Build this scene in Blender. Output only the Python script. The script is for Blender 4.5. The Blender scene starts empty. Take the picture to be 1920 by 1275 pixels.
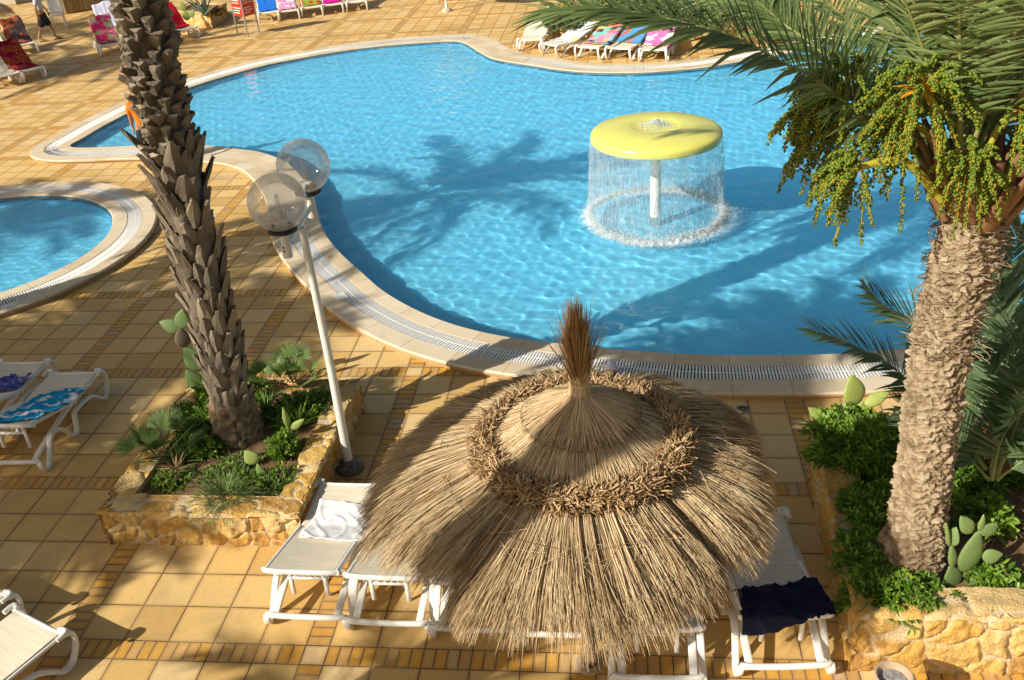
import bpy, math, random
import numpy as np
from mathutils import Vector, Matrix, noise
from mathutils.geometry import tessellate_polygon
rng = np.random.default_rng(7); random.seed(7)
sc = bpy.context.scene
col = sc.collection
R = math.radians
V3 = lambda *a: np.array(a, float)

# ------------------------------------------------------------------ camera
CAM = V3(2.6335, -5.1383, 5.9600); FOC = 1775.99
A_R = V3(.99313637, .09634667, -.06631347); A_U = V3(.00952887, .49843092, .86687705); A_F = V3(-.1165734, .86155901, -.4940918)
def ray(px, py): return A_F + (px-960)/FOC*A_R - (py-637.5)/FOC*A_U
def P(px, py, z=0.0):                       # the world point seen at a photo pixel, on the horizontal plane z
    d = ray(px, py); return CAM + (z-CAM[2])/d[2]*d
def Q(px, py, depth): return CAM + ray(px, py)*depth
cam = bpy.data.cameras.new('camera'); camo = bpy.data.objects.new('camera', cam); col.objects.link(camo)
camo.matrix_world = Matrix(((A_R[0], A_U[0], -A_F[0], CAM[0]), (A_R[1], A_U[1], -A_F[1], CAM[1]), (A_R[2], A_U[2], -A_F[2], CAM[2]), (0, 0, 0, 1)))
cam.sensor_width = 36; cam.lens = FOC/1920*36; cam.clip_start = .05; cam.clip_end = 500
sc.camera = camo

# ------------------------------------------------------------------ light
EL, AZ = R(33), R(39)                       # shadows run along azimuth AZ
SD = V3(math.cos(AZ), math.sin(AZ), 0)
w = bpy.data.worlds.new('World'); sc.world = w; w.use_nodes = True
sky = w.node_tree.nodes.new('ShaderNodeTexSky'); sky.sky_type = 'NISHITA'; sky.sun_disc = False
sky.sun_elevation = EL; sky.sun_rotation = R(231); sky.dust_density = 3.
w.node_tree.nodes['Background'].inputs[1].default_value = .078
wb = w.node_tree.nodes.new('ShaderNodeMix'); wb.data_type = 'RGBA'; wb.blend_type = 'MULTIPLY'; wb.inputs[0].default_value = 1; wb.inputs[7].default_value = (1, .93, .80, 1)   # white balance of the sky light
w.node_tree.links.new(sky.outputs[0], wb.inputs[6]); w.node_tree.links.new(wb.outputs[2], w.node_tree.nodes['Background'].inputs[0])
sl = bpy.data.lights.new('sun', 'SUN'); sl.energy = 5; sl.angle = R(.5); sl.color = (1, .93, .80)
slo = bpy.data.objects.new('sun', sl); col.objects.link(slo)
slo.rotation_euler = Vector((math.cos(AZ)*math.cos(EL), math.sin(AZ)*math.cos(EL), -math.sin(EL))).to_track_quat('-Z', 'Y').to_euler()
sl.cycles.is_caustics_light = True
sc.view_settings.view_transform = 'Standard'; sc.view_settings.look = 'None'
sc.view_settings.exposure = .32; sc.view_settings.gamma = 1
sc.cycles.use_denoising = True; sc.cycles.max_bounces = 10; sc.cycles.transparent_max_bounces = 24; sc.cycles.transmission_bounces = 10
sc.cycles.diffuse_bounces = 4; sc.cycles.glossy_bounces = 5; sc.cycles.sample_clamp_indirect = 6; sc.cycles.use_adaptive_sampling = False

# ------------------------------------------------------------------ materials
class NT:
    def __init__(s, name):
        s.m = bpy.data.materials.new(name); s.m.use_nodes = True; s.t = s.m.node_tree; s.t.nodes.clear()
        s.out = s.n('ShaderNodeOutputMaterial')
    def n(s, typ, **kw):
        nd = s.t.nodes.new(typ)
        for k, v in kw.items(): setattr(nd, k, v)
        return nd
    def link(s, a, b): s.t.links.new(a, b)
    def put(s, sock, v):
        if hasattr(v, 'is_output') or isinstance(v, bpy.types.NodeSocket): s.link(v, sock)
        elif isinstance(v, (tuple, list)) and len(v) == 3 and sock.type == 'RGBA': sock.default_value = (*v, 1)
        else: sock.default_value = v
    def math(s, op, a, b=None, c=None):
        nd = s.n('ShaderNodeMath', operation=op)
        for i, v in enumerate((a, b, c)):
            if v is not None: s.put(nd.inputs[i], v)
        return nd.outputs[0]
    def vec(s, x, y, z):
        nd = s.n('ShaderNodeCombineXYZ')
        for i, v in enumerate((x, y, z)): s.put(nd.inputs[i], v)
        return nd.outputs[0]
    def obj(s): return s.n('ShaderNodeTexCoord').outputs['Object']
    def pos(s): return s.n('ShaderNodeNewGeometry').outputs['Position']
    def uv(s): return s.n('ShaderNodeTexCoord').outputs['UV']
    def sep(s, v):
        nd = s.n('ShaderNodeSeparateXYZ'); s.link(v, nd.inputs[0]); return nd.outputs
    def attr(s, name='rnd'): return s.n('ShaderNodeAttribute', attribute_name=name).outputs['Fac']
    def noise(s, v, scale, detail=4, rough=.55, dist=0):
        nd = s.n('ShaderNodeTexNoise')
        if v is not None: s.link(v, nd.inputs['Vector'])
        nd.inputs['Scale'].default_value = scale; nd.inputs['Detail'].default_value = detail
        nd.inputs['Roughness'].default_value = rough; nd.inputs['Distortion'].default_value = dist
        return nd.outputs['Fac']
    def white(s, v):
        nd = s.n('ShaderNodeTexWhiteNoise', noise_dimensions='3D'); s.link(v, nd.inputs['Vector']); return nd.outputs['Value']
    def scale(s, v, sv):
        nd = s.n('ShaderNodeVectorMath', operation='MULTIPLY'); s.link(v, nd.inputs[0]); nd.inputs[1].default_value = sv; return nd.outputs[0]
    def ramp(s, f, stops, interp='LINEAR'):
        nd = s.n('ShaderNodeValToRGB'); cr = nd.color_ramp; cr.interpolation = interp
        while len(cr.elements) > 1: cr.elements.remove(cr.elements[-1])
        cr.elements[0].position = stops[0][0]; cr.elements[0].color = (*stops[0][1], 1)
        for p, c in stops[1:]:
            e = cr.elements.new(p); e.color = (*c, 1)
        s.link(f, nd.inputs[0]); return nd.outputs[0]
    def rmap(s, f, a, b, c=0., d=1.):
        nd = s.n('ShaderNodeMapRange', interpolation_type='SMOOTHSTEP'); s.put(nd.inputs[0], f)
        for i, v in enumerate((a, b, c, d)): nd.inputs[i+1].default_value = v
        return nd.outputs[0]
    def mix(s, f, a, b, mode='MIX'):
        nd = s.n('ShaderNodeMix', data_type='RGBA', blend_type=mode)
        s.put(nd.inputs[0], f); s.put(nd.inputs[6], a); s.put(nd.inputs[7], b); return nd.outputs[2]
    def bump(s, h, strength=.5, dist=.01):
        nd = s.n('ShaderNodeBump'); s.link(h, nd.inputs['Height']); nd.inputs['Strength'].default_value = strength
        nd.inputs['Distance'].default_value = dist; return nd.outputs[0]
    def done(s, color, rough=.7, normal=None, spec=.3, transl=0, metal=0, alpha=None, coat=0):
        b = s.n('ShaderNodeBsdfPrincipled'); s.put(b.inputs['Base Color'], color); s.put(b.inputs['Roughness'], rough)
        b.inputs['Specular IOR Level'].default_value = spec; b.inputs['Metallic'].default_value = metal
        b.inputs['Coat Weight'].default_value = coat
        if normal is not None: s.link(normal, b.inputs['Normal'])
        sh = b.outputs[0]
        if transl:
            t = s.n('ShaderNodeBsdfTranslucent'); s.put(t.inputs['Color'], color)
            mx = s.n('ShaderNodeMixShader'); mx.inputs[0].default_value = transl
            s.link(sh, mx.inputs[1]); s.link(t.outputs[0], mx.inputs[2]); sh = mx.outputs[0]
        if alpha is not None:
            t = s.n('ShaderNodeBsdfTransparent'); mx = s.n('ShaderNodeMixShader'); s.put(mx.inputs[0], alpha)
            s.link(t.outputs[0], mx.inputs[1]); s.link(sh, mx.inputs[2]); sh = mx.outputs[0]
        s.link(sh, s.out.inputs[0]); return s.m

def m_var(name, stops, rough=.75, nscale=8, namt=.3, bumpscale=None, bumpstr=.3, transl=0, spec=.3, bdist=.01, coat=0):
    """colour from a per-piece random attribute, mottled by noise"""
    t = NT(name); a = t.attr(); o = t.obj(); nz = t.noise(o, nscale, 5)
    f = t.math('ADD', t.math('MULTIPLY', a, 1-namt), t.math('MULTIPLY', nz, namt))
    c = t.ramp(f, stops)
    nrm = t.bump(t.noise(o, bumpscale, 5), bumpstr, bdist) if bumpscale else None
    return t.done(c, rough, nrm, spec, transl, coat=coat)

def m_deck():
    t = NT('deck_tiles'); x, y, z = t.sep(t.pos())
    M_ = t.math
    def axis(c):
        u = M_('MULTIPLY', c, 2.5); mu = M_('FLOORED_MODULO', u, 5.5)
        ins = M_('LESS_THAN', mu, .5); k = M_('FLOOR', M_('DIVIDE', u, 5.5))
        fr = M_('FRACT', M_('SUBTRACT', mu, .5)); et = M_('MINIMUM', fr, M_('SUBTRACT', 1, fr))
        es = M_('MINIMUM', mu, M_('SUBTRACT', .5, mu))
        b4 = M_('FRACT', M_('MULTIPLY', M_('ADD', mu, .0), 4)); eb = M_('MULTIPLY', M_('MINIMUM', b4, M_('SUBTRACT', 1, b4)), .25)
        idt = M_('ADD', M_('FLOOR', M_('SUBTRACT', mu, .5)), M_('MULTIPLY', k, 37.))
        idb = M_('ADD', M_('FLOOR', M_('MULTIPLY', mu, 4)), M_('MULTIPLY', k, 37.))
        return ins, es, et, eb, idt, idb
    ix, esx, etx, ebx, itx, ibx = axis(x); iy, esy, ety, eby, ity, iby = axis(y)
    def sel(c, a, b): return M_('ADD', M_('MULTIPLY', c, a), M_('MULTIPLY', M_('SUBTRACT', 1, c), b))
    # outside strips: tiles; in a row strip bricks along x; in a column strip bricks along y
    ex = sel(ix, esx, sel(iy, ebx, etx)); ey = sel(iy, esy, sel(ix, eby, ety))
    edge = M_('MULTIPLY', M_('MINIMUM', ex, ey), .4)
    idx = sel(ix, -3., sel(iy, ibx, itx)); idy = sel(iy, -3., sel(ix, iby, ity))
    strip = M_('ABSOLUTE', M_('SUBTRACT', ix, iy))
    r1 = t.white(t.vec(idx, idy, strip)); r2 = t.white(t.vec(idy, idx, M_('ADD', strip, 5.)))
    p = t.pos(); n1 = t.noise(p, 1.1, 5, .6); n2 = t.noise(p, 24, 6, .65); n3 = t.noise(p, 4.5, 5, .6)
    tile = t.ramp(M_('ADD', M_('MULTIPLY', r1, .88), M_('MULTIPLY', n3, .26)), [(0, (.53, .325, .11)), (.35, (.64, .415, .15)), (.7, (.70, .475, .19)), (1, (.70, .51, .255))])
    brick = t.ramp(M_('ADD', M_('MULTIPLY', r2, .8), M_('MULTIPLY', n3, .25)), [(0, (.44, .27, .12)), (.3, (.54, .31, .10)), (.5, (.60, .30, .035)), (.72, (.68, .36, .045)), (.9, (.52, .36, .20)), (1, (.48, .37, .25))])
    c = t.mix(M_('MULTIPLY', strip, .82), tile, brick)
    c = t.mix(t.rmap(n2, .45, .8, 0, .30), c, (.40, .22, .06))
    c = t.mix(t.rmap(n1, .50, .75, 0, .45), c, (.50, .36, .20)); c = t.mix(t.rmap(t.noise(p, 7., 6, .7, .5), .60, .74, 0, .5), c, (.44, .25, .08)); c = t.mix(t.rmap(t.noise(p, 60, 3, .6), .66, .74, 0, .5), c, (.24, .14, .06))
    c = t.mix(t.rmap(t.noise(p, .55, 5, .65, .6), .56, .66, 0, .30), c, (.34, .22, .10)); c = t.mix(t.rmap(t.noise(p, 13, 5, .7, 1.2), .62, .70, 0, .45), c, (.36, .20, .07))
    ed = M_('ADD', edge, M_('MULTIPLY', M_('SUBTRACT', n2, .5), .012))
    c = t.mix(t.rmap(ed, .004, .04, .35, 0.), c, (.33, .18, .06))
    gr = t.rmap(edge, .0035, .0065)
    gcol = t.mix(t.rmap(t.noise(p, 2.2, 3), .42, .6), (.10, .065, .035), (.26, .18, .10))
    c = t.mix(gr, gcol, c)
    h = M_('ADD', M_('MULTIPLY', gr, 1.), M_('ADD', M_('MULTIPLY', n2, .22), M_('MULTIPLY', r1, .25)))
    return t.done(c, t.rmap(n2, .3, .8, .55, .8), t.bump(h, .55, .006), .3)

def m_stone():      # rubble walls; 'rnd' = stone, 'mor' = mortar, both carried by the mesh that is shaped with them
    t = NT('rubble_stone'); a = t.attr(); m = t.attr('mor'); o = t.obj(); n = t.noise(o, 9, 6, .62); n2 = t.noise(o, 45, 5, .6)
    c = t.ramp(t.math('ADD', t.math('MULTIPLY', a, .65), t.math('MULTIPLY', n, .38)), [(0, (.34, .18, .06)), (.25, (.48, .27, .075)), (.45, (.58, .34, .075)), (.65, (.64, .42, .13)), (.82, (.62, .46, .22)), (1, (.52, .28, .10))])
    c = t.mix(t.rmap(n2, .46, .72, 0, .55), c, (.36, .20, .07)); n3 = t.noise(o, 22, 6, .7, .8); c = t.mix(t.rmap(n3, .52, .68, 0, .4), c, (.70, .52, .27))
    mc = t.mix(n, (.60, .48, .31), (.72, .61, .43))
    c = t.mix(t.math('MULTIPLY', m, .75), c, mc)
    return t.done(c, .85, t.bump(t.math('ADD', n, t.math('MULTIPLY', n2, .8)), .8, .025), .2)

def m_coping():
    t = NT('coping_limestone'); u = t.uv(); s, d, _ = t.sep(u); o = t.pos(); n = t.noise(o, 3, 6, .62); n2 = t.noise(o, 40, 4, .6)
    k = t.math('FLOOR', t.math('DIVIDE', s, .62)); r = t.white(t.vec(k, t.math('FLOOR', d), 2.))
    fr = t.math('FRACT', t.math('DIVIDE', s, .62)); e = t.math('MINIMUM', fr, t.math('SUBTRACT', 1, fr))
    c = t.ramp(t.math('ADD', t.math('MULTIPLY', r, .45), t.math('MULTIPLY', n, .55)), [(.1, (.52, .41, .27)), (.5, (.66, .55, .39)), (.9, (.73, .64, .50))])
    c = t.mix(t.rmap(n2, .5, .75, 0, .22), c, (.42, .32, .20))
    c = t.mix(t.rmap(e, .004, .010, .85, 0.), c, (.30, .21, .12)); c = t.mix(t.rmap(t.noise(t.scale(o, (1.3, 1.3, 1)), 1.6, 5, .65), .5, .72, 0, .45), c, (.45, .35, .22))
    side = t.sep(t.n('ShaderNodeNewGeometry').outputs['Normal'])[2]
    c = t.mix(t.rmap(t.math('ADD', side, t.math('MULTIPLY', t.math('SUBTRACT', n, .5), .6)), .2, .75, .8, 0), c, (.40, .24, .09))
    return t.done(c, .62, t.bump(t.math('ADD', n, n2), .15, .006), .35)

def m_pool():
    t = NT('pool_tiles'); g = t.n('ShaderNodeNewGeometry'); x, y, z = t.sep(g.outputs['Position'])
    ca, sa = math.cos(R(24)), math.sin(R(24))
    a = t.math('ADD', t.math('MULTIPLY', x, ca), t.math('MULTIPLY', y, sa)); b = t.math('SUBTRACT', t.math('MULTIPLY', y, ca), t.math('MULTIPLY', x, sa))
    def e(c, s):
        f = t.math('FRACT', t.math('DIVIDE', c, s)); return t.math('MULTIPLY', t.math('MINIMUM', f, t.math('SUBTRACT', 1, f)), s)
    ed = t.math('MINIMUM', t.math('MINIMUM', e(a, .25), e(b, .25)), e(t.math('ADD', z, .6), .25))
    r = t.white(t.vec(t.math('FLOOR', t.math('DIVIDE', a, .25)), t.math('FLOOR', t.math('DIVIDE', b, .25)), t.math('FLOOR', t.math('DIVIDE', z, .25))))
    c = t.ramp(r, [(0, (.205, .68, .93)), (1, (.235, .73, .96))])
    c = t.mix(t.rmap(ed, .004, .008, .28, 0), c, (.10, .34, .56))
    return t.done(c, .5, None, .3)

def m_water():
    t = NT('pool_water'); g = t.n('ShaderNodeBsdfGlass'); g.inputs['IOR'].default_value = 1.33; g.inputs['Roughness'].default_value = 0
    g.inputs['Color'].default_value = (.93, .985, 1, 1)
    t.link(g.outputs[0], t.out.inputs[0]); return t.m

def m_curtain():
    t = NT('falling_water'); o = t.uv(); n = t.noise(t.scale(o, (300, 4, 1)), 1, 4, .6); n2 = t.noise(t.scale(o, (22, 5, 1)), 1, 3)
    s, v, _ = t.sep(o)
    a = t.math('MULTIPLY', t.rmap(n, .36, .75, .14, .50), t.rmap(n2, .3, .7, .55, 1.))
    return t.done((.80, .88, .93), .25, None, .5, transl=.35, alpha=a)

def m_froth():
    t = NT('froth'); s, v, _ = t.sep(t.uv()); o = t.obj(); n = t.noise(o, 16, 6, .68); n2 = t.noise(o, 5, 3)
    e = t.math('SUBTRACT', 1, t.math('ABSOLUTE', t.math('DIVIDE', t.math('SUBTRACT', v, .43), .5)))
    a = t.math('MULTIPLY', t.rmap(t.math('ADD', t.math('MULTIPLY', e, .62), t.math('MULTIPLY', t.math('SUBTRACT', n, .5), 1.5)),   .18, .62, 0, .95), t.rmap(n2, .3, .65, .6, 1.))
    return t.done((.86, .91, .94), .5, t.bump(n, .6, .03), .3, transl=.3, alpha=a)

def m_globe():
    t = NT('globe_glass'); b = t.n('ShaderNodeBsdfGlossy'); b.inputs['Roughness'].default_value = .09; b.inputs[0].default_value = (.9, .9, .9, 1)
    d = t.n('ShaderNodeBsdfTranslucent'); d.inputs[0].default_value = (.84, .82, .78, 1); d2 = t.n('ShaderNodeBsdfDiffuse'); d2.inputs[0].default_value = (.74, .72, .68, 1)
    dm = t.n('ShaderNodeMixShader'); dm.inputs[0].default_value = .5; t.link(d.outputs[0], dm.inputs[1]); t.link(d2.outputs[0], dm.inputs[2])
    tr = t.n('ShaderNodeBsdfTransparent'); tr.inputs[0].default_value = (.95, .95, .95, 1)
    lw = t.n('ShaderNodeLayerWeight'); lw.inputs[0].default_value = .35
    m1 = t.n('ShaderNodeMixShader'); t.put(m1.inputs[0], t.rmap(lw.outputs['Facing'], .0, 1., .22, .52)); t.link(tr.outputs[0], m1.inputs[1]); t.link(dm.outputs[0], m1.inputs[2])
    m2 = t.n('ShaderNodeMixShader'); t.put(m2.inputs[0], t.rmap(lw.outputs['Fresnel'], 0, 1, .05, .35)); t.link(m1.outputs[0], m2.inputs[1]); t.link(b.outputs[0], m2.inputs[2])
    t.link(m2.outputs[0], t.out.inputs[0]); return t.m

def m_plain(name, c, rough=.5, spec=.4, ns=12, amt=.12, bs=None, bstr=.2, dark=None, metal=0, coat=0, lo=.45, hi=.75):
    t = NT(name); o = t.obj(); n = t.noise(o, ns, 5, .6)
    cc = t.mix(t.rmap(n, lo, hi, 0, 1), c, dark if dark else tuple(v*(1-amt*2) for v in c))
    return t.done(cc, rough, t.bump(t.noise(o, bs, 4), bstr, .004) if bs else None, spec, metal=metal, coat=coat)

def m_weave(name, c):
    t = NT(name); u = t.uv(); s, v, _ = t.sep(u)
    a = t.math('SINE', t.math('MULTIPLY', s, 1400)); b = t.math('SINE', t.math('MULTIPLY', v, 1400))
    n = t.noise(t.scale(u, (3, 40, 1)), 1, 4); n2 = t.noise(u, 5, 4)
    cc = t.mix(t.rmap(n, .35, .7), c, tuple(x*.84 for x in c)); cc = t.mix(t.rmap(n2, .5, .8, 0, .35), cc, tuple(x*.72 for x in c))
    return t.done(cc, .75, t.bump(t.math('MULTIPLY', a, b), .15, .001), .25)

def m_print(name, base, spots):
    t = NT(name); u = t.uv(); c = base
    for i, (sp, s_, th) in enumerate(spots):
        ad = t.n('ShaderNodeVectorMath', operation='ADD'); t.link(u, ad.inputs[0]); ad.inputs[1].default_value = (3.7*i+1.3, 1.9*i, 0)
        nz = t.noise(ad.outputs[0], s_, 2.5, .5, .8)
        c = t.mix(t.rmap(nz, th-.012, th+.012), c, sp)
    return t.done(c, .9, t.bump(t.noise(u, 240, 2), .35, .003), .1, transl=.12)

def m_check(name, cols, k=6):
    t = NT(name); s, v, _ = t.sep(t.uv())
    r = t.white(t.vec(t.math('FLOOR', t.math('MULTIPLY', s, k)), t.math('FLOOR', t.math('MULTIPLY', v, k*1.3)), 1.))
    return t.done(t.ramp(r, [(i/len(cols), c) for i, c in enumerate(cols)], 'CONSTANT'), .9, None, .1)

def m_stripe(name, a, b, k):
    t = NT(name); z = t.sep(t.obj())[2]
    f = t.math('FRACT', t.math('MULTIPLY', z, k)); return t.done(t.mix(t.rmap(f, .55, .6), a, b), .9, None, .1)

def m_peel():
    t = NT('peeling_white_paint'); o = t.obj(); n = t.noise(o, 14, 3, .5); n2 = t.noise(o, 60, 4)
    c = t.mix(t.rmap(n, .66, .68), (.80, .80, .78), (.10, .09, .08)); c = t.mix(t.rmap(n2, .55, .8, 0, .4), c, (.58, .57, .54))
    return t.done(c, .45, None, .4)

STRAW = [(0, (.085, .05, .024)), (.2, (.27, .175, .085)), (.42, (.53, .385, .215)), (.7, (.71, .545, .33)), (1, (.80, .68, .49))]
mt = dict(
    deck=m_deck(), stone=m_stone(), coping=m_coping(), pool=m_pool(), water=m_water(), curtain=m_curtain(), globe=m_globe(), froth=m_froth(),
    foam=m_var('white_foam', [(0, (.80, .86, .90)), (1, (.93, .95, .96))], .35, transl=.4, spec=.5),
    drop=m_var('water_drops', [(0, (.62, .76, .86)), (1, (.93, .96, .97))], .15, transl=.35, spec=.6),
    straw=m_var('straw', STRAW, .8, 5, .35, transl=.06, spec=.25),
    strawring=m_var('braided_straw', [(0, (.08, .045, .02)), (.35, (.30, .185, .085)), (.7, (.54, .37, .20)), (1, (.66, .51, .32))], .8, 6, .3, spec=.2),
    strawdark=m_plain('shade_dark_straw', (.20, .125, .055), .95, .1, 30, .3),  # backing colour kept dark to paint the shade in gaps between straws
    tuft=m_var('brown_broom', [(0, (.14, .075, .03)), (.4, (.32, .19, .08)), (.8, (.50, .33, .15)), (1, (.58, .42, .22))], .8, 5, .2, spec=.2),
    wood=m_plain('pole_wood', (.16, .075, .03), .7, .3, 18, .25, 60, .4),
    stub=m_var('dead_leaf_base', [(0, (.04, .031, .024)), (.3, (.115, .093, .07)), (.65, (.235, .195, .145)), (1, (.42, .33, .22))], .8, 14, .5, 55, .5, spec=.2, bdist=.012),
    bark=m_var('palm_bark', [(0, (.05, .032, .018)), (.25, (.18, .125, .075)), (.5, (.34, .26, .17)), (.76, (.46, .375, .265)), (.88, (.48, .32, .15)), (1, (.54, .45, .33))], .88, 11, .45, 50, .7, spec=.15, bdist=.015),
    leaf=m_var('palm_leaf', [(0, (.06, .10, .03)), (.5, (.16, .225, .075)), (1, (.33, .385, .15))], .45, 3, .2, transl=.28, spec=.4),
    leafd=m_var('young_palm_leaf', [(0, (.05, .10, .04)), (.5, (.12, .19, .085)), (1, (.27, .34, .19))], .45, 3, .2, transl=.28, spec=.4),
    rachis=m_var('frond_rib', [(0, (.20, .22, .07)), (1, (.33, .34, .10))], .5, 4, .5),
    boot=m_var('frond_boot', [(0, (.15, .07, .035)), (1, (.30, .17, .08))], .8, 8, .6),
    stalk=m_var('date_stalk', [(0, (.36, .33, .03)), (1, (.48, .42, .05))], .45, 5, .5, spec=.4),
    strand=m_var('date_strand', [(0, (.55, .26, .01)), (1, (.70, .38, .02))], .5, 5, .3),
    date=m_var('green_dates', [(0, (.055, .095, .005)), (.55, (.115, .175, .010)), (.85, (.19, .25, .014)), (1, (.45, .36, .02))], .35, 30, .15, spec=.5),
    shrub=m_var('shrub_leaf', [(0, (.035, .10, .012)), (.45, (.14, .27, .028)), (1, (.36, .50, .07))], .45, 4, .2, transl=.34, spec=.4),
    shrubp=m_var('pale_shrub_leaf', [(0, (.07, .14, .02)), (.5, (.16, .28, .035)), (1, (.31, .42, .07))], .45, 4, .2, transl=.28, spec=.4),
    herb=m_var('grassy_leaf', [(0, (.06, .10, .03)), (.6, (.16, .23, .07)), (1, (.36, .36, .17))], .55, 4, .2, transl=.2, spec=.3),
    dry=m_var('dry_leaf', [(0, (.22, .13, .06)), (1, (.48, .34, .18))], .8, 4, .2, transl=.15),
    fan=m_var('fan_palm_leaf', [(0, (.06, .12, .03)), (.6, (.15, .24, .06)), (1, (.32, .34, .12))], .5, 4, .15, transl=.2),
    pad=m_var('cactus_pad', [(0, (.06, .12, .04)), (.45, (.14, .21, .07)), (.82, (.33, .39, .09)), (.86, (.36, .40, .12)), (.95, (.62, .57, .40)), (1, (.62, .57, .40))], .55, 9, .25, 45, .4, spec=.35),
    padd=m_var('old_cactus_pad', [(0, (.11, .09, .06)), (1, (.24, .19, .13))], .8, 10, .5, 40, .4),
    agave=m_var('agave_leaf', [(0, (.12, .18, .14)), (1, (.26, .34, .27))], .5, 5, .4, spec=.35),
    twig=m_var('twig', [(0, (.10, .06, .035)), (1, (.24, .17, .10))], .9, 9, .5),
    soil=m_plain('soil', (.20, .12, .065), .95, .1, 14, .3, 30, .8, dark=(.09, .055, .03)),
    white=m_plain('white_resin', (.80, .79, .75), .38, .45, 7, .05, dark=(.70, .68, .62)),
    pole=m_plain('cream_paint', (.70, .69, .63), .4, .45, 9, .06),
    fabric=m_weave('beige_sling', (.80, .72, .57)),
    steel=m_plain('galvanised_steel', (.42, .42, .42), .4, .5, 20, .1, metal=.7),
    black=m_plain('black_rubber', (.02, .02, .02), .5, .4),
    iron=m_plain('dark_iron', (.11, .10, .09), .55, .4, 30, .2),
    bulb=m_plain('lamp_ceramic', (.62, .58, .50), .35, .5),
    fcap=m_plain('yellow_fibreglass', (.74, .72, .17), .3, .5, 3, .05, coat=.3),
    peel=m_peel(), slat=m_plain('white_grating', (.82, .82, .80), .4, .4, 5, .04),
    channel=m_plain('gutter', (.10, .09, .07), .8, .2),
    card=m_plain('white_marker_plate', (.80, .79, .76), .5, .3),
    red=m_plain('red_sign', (.62, .035, .02), .4, .4, 4, .05), text=m_plain('white_lettering', (.82, .80, .78), .5, .3),
    towelw=m_plain('white_towel', (.86, .86, .87), .9, .1, 150, .04), navy=m_plain('navy_cloth', (.012, .014, .045), .9, .15, 90, .2),
    turq=m_print('turquoise_towel', (.015, .36, .66), [((.82, .85, .88), 6.5, .58)]),
    purple=m_print('violet_cloth', (.09, .10, .42), [((.30, .30, .62), 9, .58)]),
    pinkfl=m_print('pink_flower_towel', (.33, .33, .18), [((.62, .03, .14), 5, .50), ((.66, .20, .34), 8, .60)]),
    redfl=m_print('crimson_towel', (.42, .01, .06), [((.60, .10, .02), 6, .52), ((.62, .25, .32), 14, .62)]),
    brown=m_print('brown_towel', (.10, .065, .07), [((.55, .14, .05), 3, .54)]),
    redt=m_plain('red_towel', (.50, .01, .03), .9, .1), bluet=m_plain('blue_towel', (.02, .17, .68), .9, .1, 40, .2),
    pinkt=m_print('pink_towel', (.72, .28, .52), [((.82, .72, .78), 6, .55), ((.10, .06, .10), 12, .68)]),
    greent=m_print('green_red_towel', (.22, .42, .06), [((.55, .05, .02), 6, .52), ((.70, .40, .02), 8, .62)]),
    magt=m_plain('magenta_towel', (.58, .02, .28), .9, .1, 60, .2),
    greyt=m_plain('pale_lilac_towel', (.58, .58, .72), .9, .1, 60, .1),
    white_pr=m_print('white_print_towel', (.80, .80, .84), [((.82, .70, .32), 2.5, .58), ((.30, .42, .68), 6, .62)]),
    check=m_check('patchwork_towel', [(.62, .18, .10), (.62, .22, .40), (.20, .48, .42), (.55, .46, .14), (.06, .07, .12), (.30, .50, .58), (.70, .30, .45), (.25, .42, .18)]),
    bluefish=m_print('blue_print_towel', (.10, .34, .72), [((.65, .14, .05), 3, .57)]),
    pinkfish=m_print('pink_white_towel', (.82, .78, .82), [((.75, .20, .52), 2.2, .48), ((.80, .50, .04), 5, .66)]),
    skin=m_plain('skin', (.42, .22, .13), .55, .35, 8, .08), hair=m_plain('dark_hair', (.03, .02, .015), .6, .3),
    stripe=m_stripe('striped_tshirt', (.62, .64, .70), (.42, .45, .56), 26), shorts=m_plain('dark_shorts', (.035, .037, .045), .9, .1, 30, .2),
    orange=m_plain('orange_shirt', (.72, .22, .02), .85, .1, 20, .1), clay=m_plain('clay_ashtray', (.46, .33, .22), .8, .2, 14, .12),
    sand=m_plain('ash', (.34, .32, .30), .95, .1, 90, .4), plank=m_plain('stained_wood', (.42, .20, .06), .6, .3, 10, .2),
    hutstraw=m_var('reed_fringe', [(0, (.28, .19, .09)), (1, (.52, .40, .22))], .85, 5, .3),
    plaster=m_plain('pale_plaster', (.52, .46, .36), .85, .2, 3, .1),
    cap=m_plain('lilac_cloth', (.62, .62, .84), .9, .1, 40, .06),
)

# ------------------------------------------------------------------ geometry builder
def unit(v): v = np.asarray(v, float); return v/np.maximum(np.linalg.norm(v, axis=-1, keepdims=True), 1e-9)
ICO_V = []; ICO_F = []
def _ico():
    ph = (1+5**.5)/2
    v = np.array([(-1, ph, 0), (1, ph, 0), (-1, -ph, 0), (1, -ph, 0), (0, -1, ph), (0, 1, ph), (0, -1, -ph), (0, 1, -ph), (ph, 0, -1), (ph, 0, 1), (-ph, 0, -1), (-ph, 0, 1)], float)
    f = np.array([(0, 11, 5), (0, 5, 1), (0, 1, 7), (0, 7, 10), (0, 10, 11), (1, 5, 9), (5, 11, 4), (11, 10, 2), (10, 7, 6), (7, 1, 8), (3, 9, 4), (3, 4, 2), (3, 2, 6), (3, 6, 8), (3, 8, 9), (4, 9, 5), (2, 4, 11), (6, 2, 10), (8, 6, 7), (9, 8, 1)])
    return unit(v), f
ICO_V, ICO_F = _ico()
OCT_V = np.array([(1, 0, 0), (-1, 0, 0), (0, 1, 0), (0, -1, 0), (0, 0, 1), (0, 0, -1)], float)
OCT_F = np.array([(0, 2, 4), (2, 1, 4), (1, 3, 4), (3, 0, 4), (2, 0, 5), (1, 2, 5), (3, 1, 5), (0, 3, 5)])

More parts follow.
